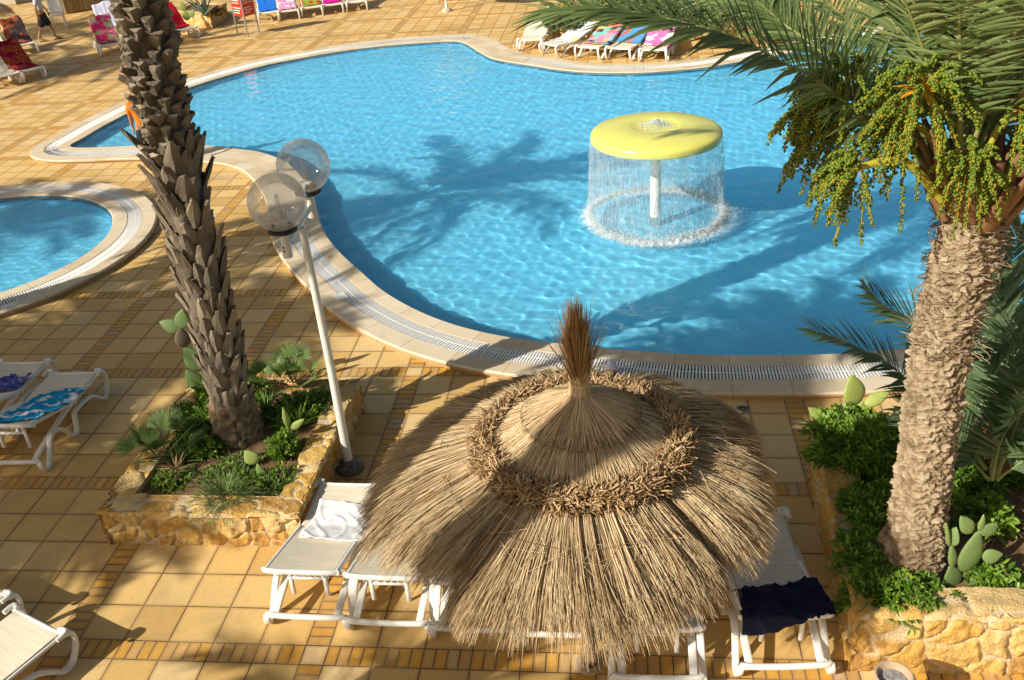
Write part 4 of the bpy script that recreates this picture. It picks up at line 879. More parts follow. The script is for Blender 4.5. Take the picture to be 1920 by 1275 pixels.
# ------------------------------------------------------------------ straw parasol
UX, UY = 2.345, .10
def thatch(name, label, x, y, sc_=1., N=1., seed=1, tuft=True, lo=None):
    r = np.random.default_rng(seed); root = thing(name, label, 'parasol', (x, y, 0), 0, 'straw parasols')
    g = G(); g.tube([V3(0, 0, 0), V3(.01, 0, 1.2), V3(0, 0, 2.28)], [.06, .055, .05], 12); g.build('pole', 'wood', root)
    g = G(); g.lathe([(.055, .014), (.10, .012), (.12, 0)], n=20); g.build('footing', 'clay', root)
    RA = np.radians([-180, -161, -145, -135, -120, -113, -85, -56, -40, -20, 8, 30, 60, 100, 140, 166, 180]); RR = [1.48, 1.53, 1.37, 1.30, 1.35, 1.38, 1.38, 1.29, 1.22, 1.25, 1.28, 1.40, 1.43, 1.42, 1.45, 1.46, 1.48]
    def lobe(a):            # ragged rim: how far the straw reaches at each bearing
        w_ = (np.asarray(a)+np.pi) % (2*np.pi)-np.pi; return np.interp(w_, RA, RR)/1.40
    RZ = ([0, .08, .35, .72, 1.05, 1.25, 1.40, 1.52], [2.52, 2.465, 2.33, 2.11, 1.97, 1.865, 1.755, 1.64])
    th_ = np.linspace(0, 2*np.pi, 72, endpoint=False); q = np.linspace(.05, 1.16, 14)
    g = G(); g.grid(np.stack([np.stack([a*lobe(th_)*np.cos(th_), a*lobe(th_)*np.sin(th_), np.interp(a, *RZ)-.06+0*th_], -1) for a in q]), closed_v=True); g.build('straw_backing', 'strawdark', root)  # solid cone added under the straws to block light
    # skirt: straws gathered in tufts that hang a little apart
    n = int(27000*N); m = np.linspace(0, 1, 6); nb = 150; ba = np.sort(r.uniform(0, 2*np.pi, nb)); bz = r.normal(0, .014, nb); bl = r.normal(0, .045, nb); bt = r.normal(0, .16, nb)
    a = r.uniform(0, 2*np.pi, n); k_ = np.abs(((a[:, None]-ba[None, :]+np.pi) % (2*np.pi))-np.pi).argmin(1); da = ((a-ba[k_]+np.pi) % (2*np.pi))-np.pi
    r0 = np.where(r.random(n) < .6, r.uniform(.58, .78, n), r.uniform(.75, 1.05, n)); lay = r.uniform(0, 1, n)
    r1 = np.minimum(1.33+r.normal(0, .055, n)+.08*lay+bl[k_], 1.50)*lobe(a)
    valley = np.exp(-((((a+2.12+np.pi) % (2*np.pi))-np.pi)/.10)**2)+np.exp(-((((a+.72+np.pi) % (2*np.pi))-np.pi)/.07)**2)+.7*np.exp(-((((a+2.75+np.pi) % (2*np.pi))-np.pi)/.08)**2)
    swirl = r.normal(0, .026, n)-da*.34+.04*np.sin(a*4+1)
    rr = r0[:, None]+(r1-r0)[:, None]*m[None]; aa = a[:, None]+swirl[:, None]*m[None]*(rr/1.2)
    zz = np.interp(rr/lobe(a)[:, None], *RZ)+.07*(1-lay[:, None])*(.4+m[None])-.05*lay[:, None]*m[None]+bz[k_][:, None]*(.3+m[None])-.05*valley[:, None]*(.4+m[None])+r.normal(0, .010, n)[:, None]*m[None]
    stray = r.random(n) < .035; zz[stray] += (r.uniform(-.03, .06, stray.sum())[:, None]*m[None]**2)
    Cc = np.stack([rr*np.cos(aa), rr*np.sin(aa), zz], -1)
    tone = np.clip(.50+.27*r.normal(size=n)+bt[k_]-.25*valley, 0, 1)  # valley straws toned darker, shade of the hollows put into the colour
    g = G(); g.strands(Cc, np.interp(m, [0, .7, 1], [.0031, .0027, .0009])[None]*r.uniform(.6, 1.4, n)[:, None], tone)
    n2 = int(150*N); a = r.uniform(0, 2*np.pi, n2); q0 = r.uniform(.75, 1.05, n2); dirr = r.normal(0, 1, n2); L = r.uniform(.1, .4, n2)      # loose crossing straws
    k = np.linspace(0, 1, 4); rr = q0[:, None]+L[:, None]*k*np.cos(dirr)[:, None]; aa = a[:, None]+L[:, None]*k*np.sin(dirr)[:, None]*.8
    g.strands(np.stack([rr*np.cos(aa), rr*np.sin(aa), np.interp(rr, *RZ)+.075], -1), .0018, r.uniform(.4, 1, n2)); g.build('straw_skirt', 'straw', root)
    # upper cone, in two tiers
    n = int(6000*N); a = r.uniform(0, 2*np.pi, n); tier = r.random(n) < .45
    r0 = np.where(tier, r.uniform(.05, .09, n), r.uniform(.22, .38, n)); r1 = np.where(tier, r.uniform(.28, .42, n), r.uniform(.54, .66, n))
    rr = r0[:, None]+(r1-r0)[:, None]*m[None]; aa = a[:, None]+r.normal(0, .08, n)[:, None]*m[None]
    zz = np.interp(rr, *RZ)+np.where(tier, .05, .012)[:, None]+r.uniform(0, .03, n)[:, None]
    g = G(); g.strands(np.stack([rr*np.cos(aa), rr*np.sin(aa), zz], -1), np.interp(m, [0, .8, 1], [.0038, .0036, .0016])[None], np.clip(.5+.25*r.normal(size=n), 0, 1)); g.build('straw_crown', 'straw', root)
    # wires that tie it down
    for q, dz in ((.40, .075), (.98, .085)):
        th2 = np.linspace(0, 2*np.pi, 60); g = G(); g.tube(np.stack([q*np.cos(th2)*(1+.03*np.sin(3*th2)), q*np.sin(th2), np.interp(q, *RZ)+dz+.008*np.sin(9*th2)], -1), .0022, 4, rnd=.3); g.build('tie_wire', 'twig', root)
    # braided ring
    n = int(10500*N); a = r.uniform(0, 2*np.pi, n); p_ = r.uniform(0, 2*np.pi, n); mr = .102*np.sqrt(r.uniform(.3, 1, n))
    c = np.stack([(.64+mr*np.cos(p_))*np.cos(a), (.64+mr*np.cos(p_))*np.sin(a), 2.17+mr*np.sin(p_)*.85], -1)
    o = np.stack([np.cos(p_)*np.cos(a), np.cos(p_)*np.sin(a), np.sin(p_)], -1); d = unit(o*.55+r.normal(size=(n, 3))*.75+np.stack([-np.sin(a), np.cos(a), 0*a], -1)*(.6*np.sign(np.sin(a*30)))[:, None])
    L = r.uniform(.03, .085, n); k = np.linspace(-.5, 1, 3)
    g = G(); g.strands(c[:, None]+d[:, None]*(L[:, None]*k)[..., None], np.array([.0055, .0062, .003])[None]*r.uniform(.7, 1.3, n)[:, None], np.clip(.45+.3*r.normal(size=n)+.25*o[:, 2], 0, 1))
    g.grid(np.stack([np.stack([(.64+.07*np.cos(t))*np.cos(th_), (.64+.07*np.cos(t))*np.sin(th_), 2.17+.06*np.sin(t)+0*th_], -1) for t in np.linspace(0, 2*np.pi, 10)]), .05, closed_v=True); g.build('braided_ring', 'strawring', root)
    if tuft:
        n = 1500; a = r.uniform(0, 2*np.pi, n); q = np.sqrt(r.uniform(0, 1, n)); k = np.linspace(0, 1, 6); H = r.uniform(.36, .72, n)*(1-.35*q*r.uniform(0, 1, n))
        fan = np.where(r.random(n) < .12, r.uniform(.9, 2.2, n), r.uniform(.15, .6, n)); fan *= np.where((np.cos(a) < 0) & (r.random(n) < .25), 1.4, 1.)
        rr = .044*q[:, None]*(1+0*k)+q[:, None]*fan[:, None]*.10*k[None]**1.5
        z = 2.56+(H[:, None]*k[None])
        lean_ = -.01*k**1.5
        g = G(); g.strands(np.stack([rr*np.cos(a)[:, None]+lean_, rr*np.sin(a)[:, None], z], -1), np.interp(k, [0, .5, 1], [.0035, .0026, .0008])[None], r.uniform(0, 1, n)); g.build('broom_tuft', 'tuft', root)
        n = 1100; a = r.uniform(0, 2*np.pi, n); k = np.linspace(0, 1, 5); rr = np.interp(k, [0, .35, .6, 1], [.062, .058, .075, .17])[None]*r.uniform(.92, 1.06, n)[:, None]
        z = np.interp(k, [0, .35, .6, 1], [2.70, 2.575, 2.51, 2.43])[None]+r.normal(0, .015, n)[:, None]
        aa = a[:, None]+.25*k[None]*r.normal(size=n)[:, None]
        g = G(); g.strands(np.stack([rr*np.cos(aa), rr*np.sin(aa), z], -1), .004, np.clip(.6+.2*r.normal(size=n), 0, 1))
        for z in (2.575, 2.64): g.tube(np.stack([.064*np.cos(th_), .064*np.sin(th_), z+.01*np.sin(th_)], -1), .006, 5, rnd=.75)
        g.build('tuft_binding', 'straw', root)
    return root
thatch('straw_parasol', 'large straw parasol with a braided ring and a brown broom tuft, in the foreground', UX, UY, seed=4)

# ------------------------------------------------------------------ sun loungers
HS, BEDZ, BANG = .88, .33, R(16.5)
def bedz(s, ang=BANG): return np.where(s < HS, BEDZ+(HS-s)*math.tan(ang), BEDZ)-.012*np.exp(-((s-1.1)/.35)**2)
def lounger_parts(root, ang, narrow=.335, sl=.285):
    h = narrow
    def side(sg):
        x = sg*h; g = G()
        A = spline([(x, 1.50, BEDZ-.01), (x, 1.555, BEDZ-.03), (x*1.02, 1.56, .18), (x*1.04, 1.47, .035), (x*1.04, 1.385, .022), (x*1.03, 1.31, .09), (x*1.02, 1.18, .19), (x*1.02, 1.0, .225), (x*1.02, .86, .235), (x*1.03, .775, .22), (x*1.05, .74, .14), (x*1.06, .70, .03), (x*1.06, .63, .022), (x*1.05, .575, .08), (x*1.03, .47, .22), (x*1.01, .36, .275), (x*1.01, .25, .25), (x*1.03, .13, .10), (x*1.05, .06, .025), (x*1.05, -.01, .03), (x*1.03, -.05, .10), (x, -.035, .155)], 5)
        g.tube(A, .018, 12, flat=1.6, up=(sg, 0, 0), sq=.5); return g
    for sg in (-1, 1): side(sg).build('leg_frame', 'white', root)
    for sg in (-1, 1):
        x = sg*(h-.055); g = G(); L = [(x, 1.50, BEDZ-.035), (x, .80, BEDZ-.04), (x, .62, BEDZ-.06), (x*.98, .30, .22), (x*.96, -.02, .145)]
        g.tube(spline(L, 4), .015, 12, flat=2.1, up=(sg, 0, 0), sq=.4)
        for k in range(6):      # saw-tooth notches of the adjusting rail
            y = .08+.08*k; z = np.interp(y, [-.02, .30, .62], [.145, .22, .27])+.02; g.box((x*.965-sg*.018, y, z-.028), (.020, .022, .030), None, bev=.004)
        g.build('side_rail', 'white', root)
    g = G(); g.tube(spline([(-h, -.035, .155), (-h*.8, -.06, .165), (0, -.07, .168), (h*.8, -.06, .165), (h, -.035, .155)], 6), .021, 12, flat=1.1, sq=.6)
    g.build('rear_bar', 'white', root)
    for y_, z_ in ((1.50, BEDZ-.02), (HS, BEDZ-.03)): g = G(); g.tube([(-h, y_, z_), (h, y_, z_)], .019, 8); g.build('cross_bar', 'white', root)
    # backrest frame with its H prop
    tp = V3(0, .06, BEDZ+(HS-.06)*math.tan(ang))
    g = G()
    for sg in (-1, 1): g.tube([(sg*(h-.03), HS, BEDZ-.02), (sg*(h-.03), .06, tp[2]-.02)], .018, 10, flat=1.3, sq=.6)
    g.tube(spline([(-h-.01, .10, tp[2]-.045), (-h*.7, .045, tp[2]-.01), (0, .03, tp[2]), (h*.7, .045, tp[2]-.01), (h+.01, .10, tp[2]-.045)], 6), .016, 10, flat=1.5, sq=.6)
    g.build('back_frame', 'white', root)
    g = G(); z1 = BEDZ+(HS-.155)*math.tan(ang)-.03
    for sg in (-1, 1): g.box((sg*.15, .155, (z1+.20)/2), (.036, .026, z1-.20), None, bev=.006)
    g.box((0, .155, z1*.45+.16), (.265, .022, .03), None, bev=.005); g.build('back_prop', 'white', root)
    # sling
    S = np.r_[np.linspace(.05, HS-.03, 14), np.linspace(HS, 1.52, 20)]; X = np.linspace(-sl, sl, 9)
    Z = bedz(S, ang); g = G(); sag = -.012*(1-(X/sl)**2)
    Pm = np.stack([np.stack([X, np.full(9, s), z+sag], -1) for s, z in zip(S, Z)]); uv = np.stack([np.stack([X+sl, np.full(9, s)], -1) for s in S])
    g.grid(Pm, uv=uv); lowP = Pm.copy(); lowP[..., 2] -= .03; lowP[..., 0] *= .985
    for e in (0, -1): g.grid(np.stack([Pm[:, e], lowP[:, e]], 0), uv=np.stack([uv[:, e], uv[:, e]+[.03, 0]], 0))
    for e in (0, -1): g.grid(np.stack([Pm[e], lowP[e]], 0), uv=np.stack([uv[e], uv[e]+[0, .03]], 0))
    g.grid(lowP[:, ::-1], uv=uv)
    fb = g.build('sling', 'fabric', root)
    g = G()
    for k in range(9):
        x = -sl*.8+k*sl*.2; z = tp[2]-.03; g.tube([(x, .05, z+.02), (x+.018, .015, z-.005), (x+.03, .05, z-.03)], .004, 5)
    g.build('lacing', 'fabric', fb)
    for sg in (-1, 1):
        g = G(); g.tube(spline([(sg*(h-.07), 1.515, BEDZ+.012), (sg*(h-.01), 1.53, BEDZ+.012), (sg*(h+.01), 1.50, BEDZ+.006), (sg*(h+.008), 1.43, BEDZ)], 4), .022, 8)
        g.build('corner_cap', 'white', root)
def lounger(x, y, rz, label, group, src=None, ang=BANG):
    if src is not None: return dup(src, (x, y, 0), rz, label, group)
    root = thing('sun_lounger', label, 'sun lounger', (x, y, 0), rz, group); lounger_parts(root, ang); return root
GA = 'sun loungers in a row under the straw parasol'; GB = 'sun loungers left of the stone planter'; GC = 'sun loungers across the pool on the right'; GD = 'sun loungers by the red sign'; GE = 'sun loungers on the far left terrace'
L1 = lounger(-.03, .42, R(-1), 'white lounger leftmost of the row at the straw parasol, beside the square planter', GA)
Lw = [L1]
for x, y, rz, lb in [(.68, .375, R(-1), 'white lounger second from left in the parasol row, half under its fringe'),
                     (1.41, .33, 0, 'white lounger third from the left, mostly hidden under the straw parasol'),
                     (2.14, .30, R(1), 'white lounger under the straw parasol right behind its pole'),
                     (2.87, -.10, R(1), 'white lounger right of the parasol pole, its rear bar nearest the bottom edge'),
                     (3.83, .05, R(4), 'white lounger in the parasol shade with a navy cloth over its backrest')]:
    Lw.append(lounger(x, y, rz, lb, GA, L1))
LT = lounger(-3.93, 2.50, R(1), 'white lounger with a turquoise towel, left of the square planter', GB, L1)
LT2 = lounger(-4.72, 2.75, R(1), 'white lounger with a violet cloth at the left edge, behind the turquoise towel one', GB, L1)
cdir = R(-24)
def back_from_end(ex, ey, rz): return ex+math.sin(rz)*1.52, ey-math.cos(rz)*1.52
x, y = back_from_end(-2.20, .10, cdir); lounger(x, y, cdir, 'empty white lounger cut off by the bottom left corner', GB, L1)
x, y = back_from_end(-2.92, .50, cdir); lounger(x, y, cdir, 'white lounger of which only the foot corner shows at the left edge near the bottom', GB, L1)

def towel(name, label, m, src, s0, s1, x0, x1, seed, wr=.010, skew=0., ang=BANG, hang=.12, group=None, cat='towel', top=False, n=30, fall=.9):
    """a cloth laid on a lounger's bed profile, falling over its sides"""
    r = np.random.default_rng(seed); S = np.linspace(s0, s1, n); X = np.linspace(x0, x1, n); g = G()
    SS, XX = np.meshgrid(S, X, indexing='ij'); S2 = SS+skew*XX+.02*np.sin(XX*9+seed)*(1 if wr > .004 else .3); X2 = XX+.015*np.sin(SS*11+seed)
    Z = bedz(np.clip(S2, -.0, 2), ang); h = .325
    if top: Z = np.where(S2 < 0, bedz(np.array(0.), ang)-np.abs(S2)*1.3, Z); 
    Yc = np.where(S2 < 0, -.03+S2*.12, S2) if top else S2
    over = np.maximum(np.abs(X2)-h, 0) if hang else 0*X2
    X3 = np.where(over > 0, np.sign(X2)*(h+.02+over*.15), X2); Z = Z-over*fall
    W = np.vectorize(lambda a, b: noise.fractal(Vector((a*5+b*2, b*8-a*3, seed)), 1., 2.1, 4))(X2, S2)
    ridge = np.abs(np.vectorize(lambda a, b: noise.noise(Vector((a*7+b*3, b*3, seed+9.))))(X2, S2))
    Z = Z+.014+wr*(W+.6)+wr*1.6*np.exp(-(ridge/.10)**2)
    uv = np.stack([(XX-x0), (SS-s0)], -1)
    g.grid(np.stack([X3, Yc, Z], -1), uv=uv); o = g.build(name, m); o.location = src.location; o.rotation_euler = src.rotation_euler
    sm = o.modifiers.new('thick', 'SOLIDIFY'); sm.thickness = .006; sm.offset = 1
    return tag(o, label, cat, group)
towel('towel', 'white wrinkled towel spread across the two leftmost loungers at the straw parasol', 'towelw', L1, .60, 1.22, -.22, 1.02, 3, .007, skew=-.05, hang=0, n=64)
towel('towel', 'dark navy cloth crumpled over the backrest of the lounger in the parasol shade', 'navy', Lw[5], -.06, .46, -.33, .40, 5, .024, skew=.2, top=True, n=56)
towel('towel', 'bright turquoise towel with white petals crumpled on the lounger left of the planter', 'turq', LT, .08, 1.04, -.18, .34, 8, .014, skew=.45, hang=.1)
towel('towel', 'violet cloth bunched on the lounger at the left edge', 'purple', LT2, .75, 1.12, -.05, .30, 9, .03, skew=.2, hang=0, cat='cloth')

# far groups: foot end towards the pool; placed by the middle of the foot end and of the head end
FANG = R(20)
def setpose(o, foot, head):
    e, h = P(*foot, .31), P(*head, .54); d = e-h; rz = math.atan2(-d[0], d[1])
    o.location = (e[0]+math.sin(rz)*1.52, e[1]-math.cos(rz)*1.52, 0); o.rotation_euler = (0, 0, rz); return o
FAR = thing('sun_lounger', 'bare white lounger nearest the pool curve, leftmost of the five across the pool', 'sun lounger', (0, 0, 0), 0, GC); lounger_parts(FAR, FANG, .335, .31)
setpose(FAR, (993, 75), (1024, 27))
def far_lounger(foot, head, label, group): return setpose(dup(FAR, (0, 0, 0), 0, label, group), foot, head)
FC = [((1029, 84), (1100, 50), 'white lounger under the white printed towel, second from left across the pool', 'white_pr', 1.15, .15, 'white towel with pale printed pictures on the second lounger across the pool'),
      ((1101, 89), (1145, 52), 'white lounger under the patchwork towel, middle of the five across the pool', 'check', 1.2, .1, 'many-coloured patchwork towel on the middle lounger across the pool'),
      ((1159, 91), (1198, 53), 'white lounger under the blue printed towel across the pool', 'bluefish', .95, .02, 'blue towel with an orange print on the lounger across the pool'),
      ((1224, 94), (1243, 54), 'white lounger under the pink and white towel, rightmost of the five across the pool', 'pinkfish', 1.12, 0., 'pink and white towel on the rightmost lounger across the pool')]
for k, (f, h, lb, m, s1, sk, tl) in enumerate(FC):
    o = far_lounger(f, h, lb, GC); towel('towel', tl, m, o, .0, s1, -.40 if m == 'check' else -.34, .36, k+1, .008, sk, FANG, .1, 'towels on the loungers across the pool', n=22)
FD = [((503, 24), 'white lounger with a plain blue towel right of the red sign', 'bluet', 'plain blue towel on the lounger next to the red sign'),
      ((540, 21), 'white lounger with a pink towel, second in the row right of the red sign', 'pinkt', 'pink towel with dark marks on the second lounger right of the sign'),
      ((584, 14), 'white lounger with a green and red towel, third right of the red sign', 'greent', 'green towel with red and yellow shapes on the third lounger right of the sign'),
      ((623, 9), 'white lounger with a magenta towel, fourth in the row right of the red sign', 'magt', 'magenta towel on the fourth lounger right of the sign'),
      ((668, 4), 'white lounger with a pale lilac towel, last in the row right of the red sign', 'greyt', 'pale lilac towel on the last lounger right of the sign')]
for k, (f, lb, m, tl) in enumerate(FD):
    o = far_lounger(f, (f[0]-8, f[1]-40), lb, GD); towel('towel', tl, m, o, .0, 1.26 if k < 4 else 1.1, -.30, .30, 11+k, .008, .05, FANG, .1, 'towels on the loungers by the red sign', n=20)
FAR2 = thing('sun_lounger', 'white lounger under a pink flowered towel, left of the tall palm trunk', 'sun lounger', (0, 0, 0), 0, GE); HS = .74; EANG = R(40); lounger_parts(FAR2, EANG, .335, .31)
FE = [((209, 84), (175, 39), 'white lounger under a pink flowered towel, left of the tall palm trunk', 'pinkfl', 'towel with pink flowers on the lounger left of the tall palm trunk'),
      ((211, 54), (188, 17), 'white lounger with a pale lilac towel, behind the pink flowered one', 'greyt', 'pale lilac towel on the lounger behind the pink flowered one'),
      ((353, 55), (313, 33), 'white lounger with a red towel, just right of the tall palm trunk', 'redt', 'red towel on the lounger just right of the tall palm trunk'),
      ((46, 84), (0, 42), 'white lounger with a brown and orange towel at the left edge near the walking person', 'brown', 'brown towel with an orange patch on the lounger near the walking person'),
      ((59, 131), (-8, 96), 'white lounger with a crimson and orange towel, nearest the pool at the left edge', 'redfl', 'crimson and orange towel on the lounger at the left edge'),
      ((18, 141), (-54, 108), 'white lounger at the left edge in front of the crimson towel one', None, None), ((4, 95), (-56, 57), 'white lounger at the left edge between the brown and the crimson towel ones', None, None)]
for k, (f, h, lb, m, tl) in enumerate(FE):
    o = setpose(FAR2 if k == 0 else dup(FAR2, (0, 0, 0), 0, lb, GE), f, h)
    if m: towel('towel', tl, m, o, .02, 1.25 if k != 2 else 1.1, -.33, .33, 30+k, .012, .1, EANG, .12, 'towels on the far left terrace', n=22)
HS = .88
o = far_lounger((838, -14), (832, -54), 'white lounger of which only the feet show beside the white parasol foot at the top', 'sun loungers at the top edge')

# ------------------------------------------------------------------ planting
def leaves_on(g, tips, base, n, ll, wd, r, up=.5, rnd0=.1, rnd1=.95, k=5):
    """small pointed leaves in whorls round shoot tips; tips (M,3) directions from base"""
    M_ = len(tips); tip = np.repeat(tips, n, 0); ax = np.repeat(unit(tips-base), n, 0); N = len(tip)
    t = r.uniform(0, 1, N); a = r.uniform(0, 2*np.pi, N)
    u = unit(np.cross(ax, r.normal(size=(N, 3)))); D = unit(u*r.uniform(.4, .9, (N, 1))+ax*r.uniform(.3, 1., (N, 1))+V3(0, 0, up)*r.uniform(.1, 1.1, (N, 1)))
    B = tip-ax*(t*.13)[:, None]; L = ll*r.uniform(.6, 1.15, N); m = np.linspace(0, 1, 4)
    C = B[:, None]+D[:, None]*(L[:, None]*m)[..., None]-V3(0, 0, 1)*(L[:, None]*.25*m**2)[..., None]
    W = unit(np.cross(D, r.normal(size=(N, 3)))); g.blades(C, W[:, None], wd*np.array([.35, 1, .85, .05])[None]*r.uniform(.7, 1.2, N)[:, None], np.clip(np.repeat(r.uniform(rnd0, rnd1, M_), n)+r.normal(0, .12, N), 0, 1), .2)
def shrub(name, label, c, rad, shoots, n, ll, wd, seed, m='shrub', group=None, cat='shrub', floor=None, stems=True):
    """shoots spread over a squashed dome, uneven, each with its whorl of leaves"""
    r = np.random.default_rng(seed); root = thing(name, label, cat, c, 0, group); rad = np.array(rad, float)*1.12; shoots = int(shoots*2.1); n = int(n*1.15); ll *= 1.0; wd *= 1.0
    d = unit(r.normal(size=(shoots, 3))); d[:, 2] = np.abs(d[:, 2])*(.9)+.02; q = r.uniform(.5, 1., shoots)**.5
    lump = .78+.34*np.array([noise.noise(Vector(x*2.3+np.array([seed, 0, 0]))) for x in d])
    tips = d*q[:, None]*lump[:, None]*rad
    if floor is not None: tips[:, 2] -= np.array([floor(p[0], p[1]) for p in tips+np.array(c)])
    g = G(); leaves_on(g, tips, np.array([0, 0, -.15*rad[2]])*np.ones((shoots, 3)), n, ll, wd, r); g.build('foliage', m, root, smooth=False)
    if stems:
        g = G(); k = min(shoots, 40)
        B = np.array([0, 0, -.08])+r.normal(0, .05, (k, 3))*np.array([1, 1, .1]); mm = np.linspace(0, 1, 4)[None, :, None]
        g.strands(B[:, None]*(1-mm)+tips[:k, None]*mm+np.array([0, 0, .08])*np.sin(mm*3.1), np.array([.010, .007, .005, .002])[None], r.uniform(0, 1, k)); g.build('stems', 'twig', root)
    return root
def tuftplant(name, label, c, n, L, wd, seed, m='herb', spread=.9, cat='plant', group=None, droop=.5, rad=.04):
    r = np.random.default_rng(seed); root = thing(name, label, cat, c, 0, group); a = r.uniform(0, 2*np.pi, n); e = r.uniform(.15, 1., n)*spread
    D = np.stack([np.cos(a)*np.sin(e*1.4), np.sin(a)*np.sin(e*1.4), np.cos(e*1.4)], -1); l = L*r.uniform(.5, 1.1, n); k = np.linspace(0, 1, 5)
    B = np.stack([np.cos(a), np.sin(a), 0*a], -1)*r.uniform(0, rad, n)[:, None]
    C = B[:, None]+D[:, None]*(l[:, None]*k)[..., None]-V3(0, 0, 1)*(l[:, None]*droop*.5*k**2.2)[..., None]
    W = unit(np.cross(D, np.broadcast_to(V3(0, 0, 1), D.shape))+.001)
    g = G(); g.blades(C, W[:, None], wd*np.array([.8, 1, .9, .6, .04])[None]*r.uniform(.7, 1.2, n)[:, None], r.uniform(0, 1, n), .3); g.build('leaves', m, root, smooth=False); return root
def fanpalm(name, label, c, nf, size, seed, group=None, m='fan', aim=None):
    r = np.random.default_rng(seed); root = thing(name, label, 'fan palm', c, 0, group); st = G()
    for i in range(nf):
        a = i*2.39996+r.normal(0, .2); e = r.uniform(.35, 1.25); D = np.array([math.cos(a)*math.sin(e), math.sin(a)*math.sin(e), math.cos(e)]); L = size*r.uniform(.45, .8)
        hub = D*L; st.tube([np.zeros(3), hub*.5+V3(0, 0, .02), hub], [.008, .006, .005], 5, rnd=r.random())
        S = unit(np.cross(D, V3(0, 0, 1))); n = 22; ang = np.linspace(-1.35, 1.35, n); dd = unit(D[None]*np.cos(ang)[:, None]+S[None]*np.sin(ang)[:, None]+V3(0, 0, .15)); k = np.linspace(0, 1, 4)
        l = size*.62*(1-.25*np.abs(ang)/1.35)*r.uniform(.9, 1.1, n); C = hub+dd[:, None]*(l[:, None]*k)[..., None]-V3(0, 0, 1)*(l[:, None]*.18*k**2)[..., None]
        W = unit(np.cross(dd, np.cross(D, S))); dead = r.random() < .12
        g = G(); g.blades(C, W[:, None], np.array([.003, .0085, .006, .0006])[None]*size/.45, r.uniform(0, .9, n), .3); g.build('fan_leaf', 'dry' if dead else m, root, smooth=False)
    st.build('stem', 'twig', root); return root
def pad(g, base, up, face, L, W, rnd, r):
    """one flat cactus joint standing on base"""
    up = unit(np.array(up, float)); face = np.array(face, float); face = unit(face-up*(face @ up)); side = np.cross(up, face)
    t = np.linspace(0, 1, 12); prof = W*np.sin(np.pi*np.clip(t, 0, 1)**.72)**.8; prof[0] = W*.2; th_ = np.linspace(0, 2*np.pi, 18, endpoint=False); T = .055*L+.006
    ring = np.array([np.array(base)+up*L*t[k]+side*(prof[k]*np.cos(th_))[:, None]+face*((.25+.75*prof[k]/W)*T*np.sin(th_))[:, None]*(1 if 0 < k < 11 else .35)+face*.02*math.sin(t[k]*3)*L for k in range(12)])
    g.grid(ring, rnd, closed_v=True); 
    n = 44; u = r.uniform(.1, .95, n); v = r.uniform(-.8, .8, n); pw = np.interp(u, t, prof)
    q = np.array(base)+up*(L*u)[:, None]+side*(pw*v)[:, None]+face*((.25+.75*pw/W)*T*np.sqrt(1-v*v)*.98)[:, None]*r.choice([-1, 1], n)[:, None]
    g.blobs(q, .0042*(L/.25)**.5, 1.5, True)
    return np.array(base)+up*L
def prickly(name, label, c, pads, seed, group='prickly pears'):
    """pads: (base offset, up, face, length, half width, tone)"""
    r = np.random.default_rng(seed); root = thing(name, label, 'cactus', c, 0, group)
    for b, u, f, L, W, tn in pads:
        g = G(); pad(g, b, u, f, L, W, abs(tn), r); g.build('pad', 'pad' if tn >= 0 else 'padd', root)
    return root
SZ = .34; CF = (.15, -.9, .45)
# --- square planter
prickly('prickly_pear', 'tall dark prickly pear with a withered joint, behind the left side of the square planter', P(395, 730, SZ),
        [((0, 0, -.05), (-.1, .1, 1), (.4, -.8, 0), .34, .10, .15), ((-.10, -.02, .02), (-.35, -.1, 1), (.2, -.9, .2), .30, .10, .12), ((-.05, .02, .25), (-.45, 0, 1), (.2, -.9, .2), .34, .115, .2), ((.02, .02, .28), (.25, .1, 1), (.6, -.7, .1), .28, .08, .22), ((-.18, .02, .55), (.0, .0, 1), (.5, -.8, .1), .26, .085, -.5), ((-.16, .02, .79), (.25, .1, 1), CF, .24, .085, .32), ((-.18, .02, .78), (-1, 0, .45), CF, .24, .08, .30), ((.06, .05, .5), (.5, .1, .8), CF, .26, .05, .5)], 1)
prickly('prickly_pear', 'small pale prickly pear at the front of the square planter', P(495, 905, SZ),
        [((.02, 0, -.02), (-.22, .1, 1), CF, .25, .055, .55), ((-.05, .03, .21), (-.55, .1, 1), CF, .17, .072, .75)], 2)
prickly('prickly_pear', 'upright yellow-green prickly pear inside the lamp side of the square planter', P(545, 835, SZ),
        [((0, 0, -.02), (.05, 0, 1), (.6, -.7, .1), .30, .045, .85), ((.02, 0, .22), (-.05, 0, 1), (.5, -.8, .1), .26, .035, .7), ((.04, 0, .20), (.8, .1, .6), CF, .20, .04, .6)], 3)
fanpalm('fan_palm', 'dwarf fan palm at the left corner of the square planter', P(300, 862, SZ), 13, .46, 4, 'dwarf fan palms')
fanpalm('fan_palm', 'dwarf fan palm at the back of the square planter, left of the lamp pole', P(552, 725, SZ), 13, .42, 5, 'dwarf fan palms')
fanpalm('fan_palm', 'fan palm with dry leaves, in the shade behind the trunk in the square planter', P(505, 740, SZ), 8, .40, 6, 'dwarf fan palms')
shrub('leafy_shrub', 'bright upright shrub at the foot of the yellow-green prickly pear in the square planter', P(535, 850, SZ), (.21, .2, .36), 110, 11, .06, .0085, 11, 'shrub', 'planter shrubs')
shrub('leafy_shrub', 'dark shrub against the inner right wall of the square planter', P(590, 770, SZ), (.24, .36, .26), 150, 10, .06, .009, 12, 'shrub', 'planter shrubs')
shrub('leafy_shrub', 'green bush along the front wall of the square planter', P(465, 915, SZ), (.34, .22, .22), 170, 11, .055, .008, 13, 'shrub', 'planter shrubs')
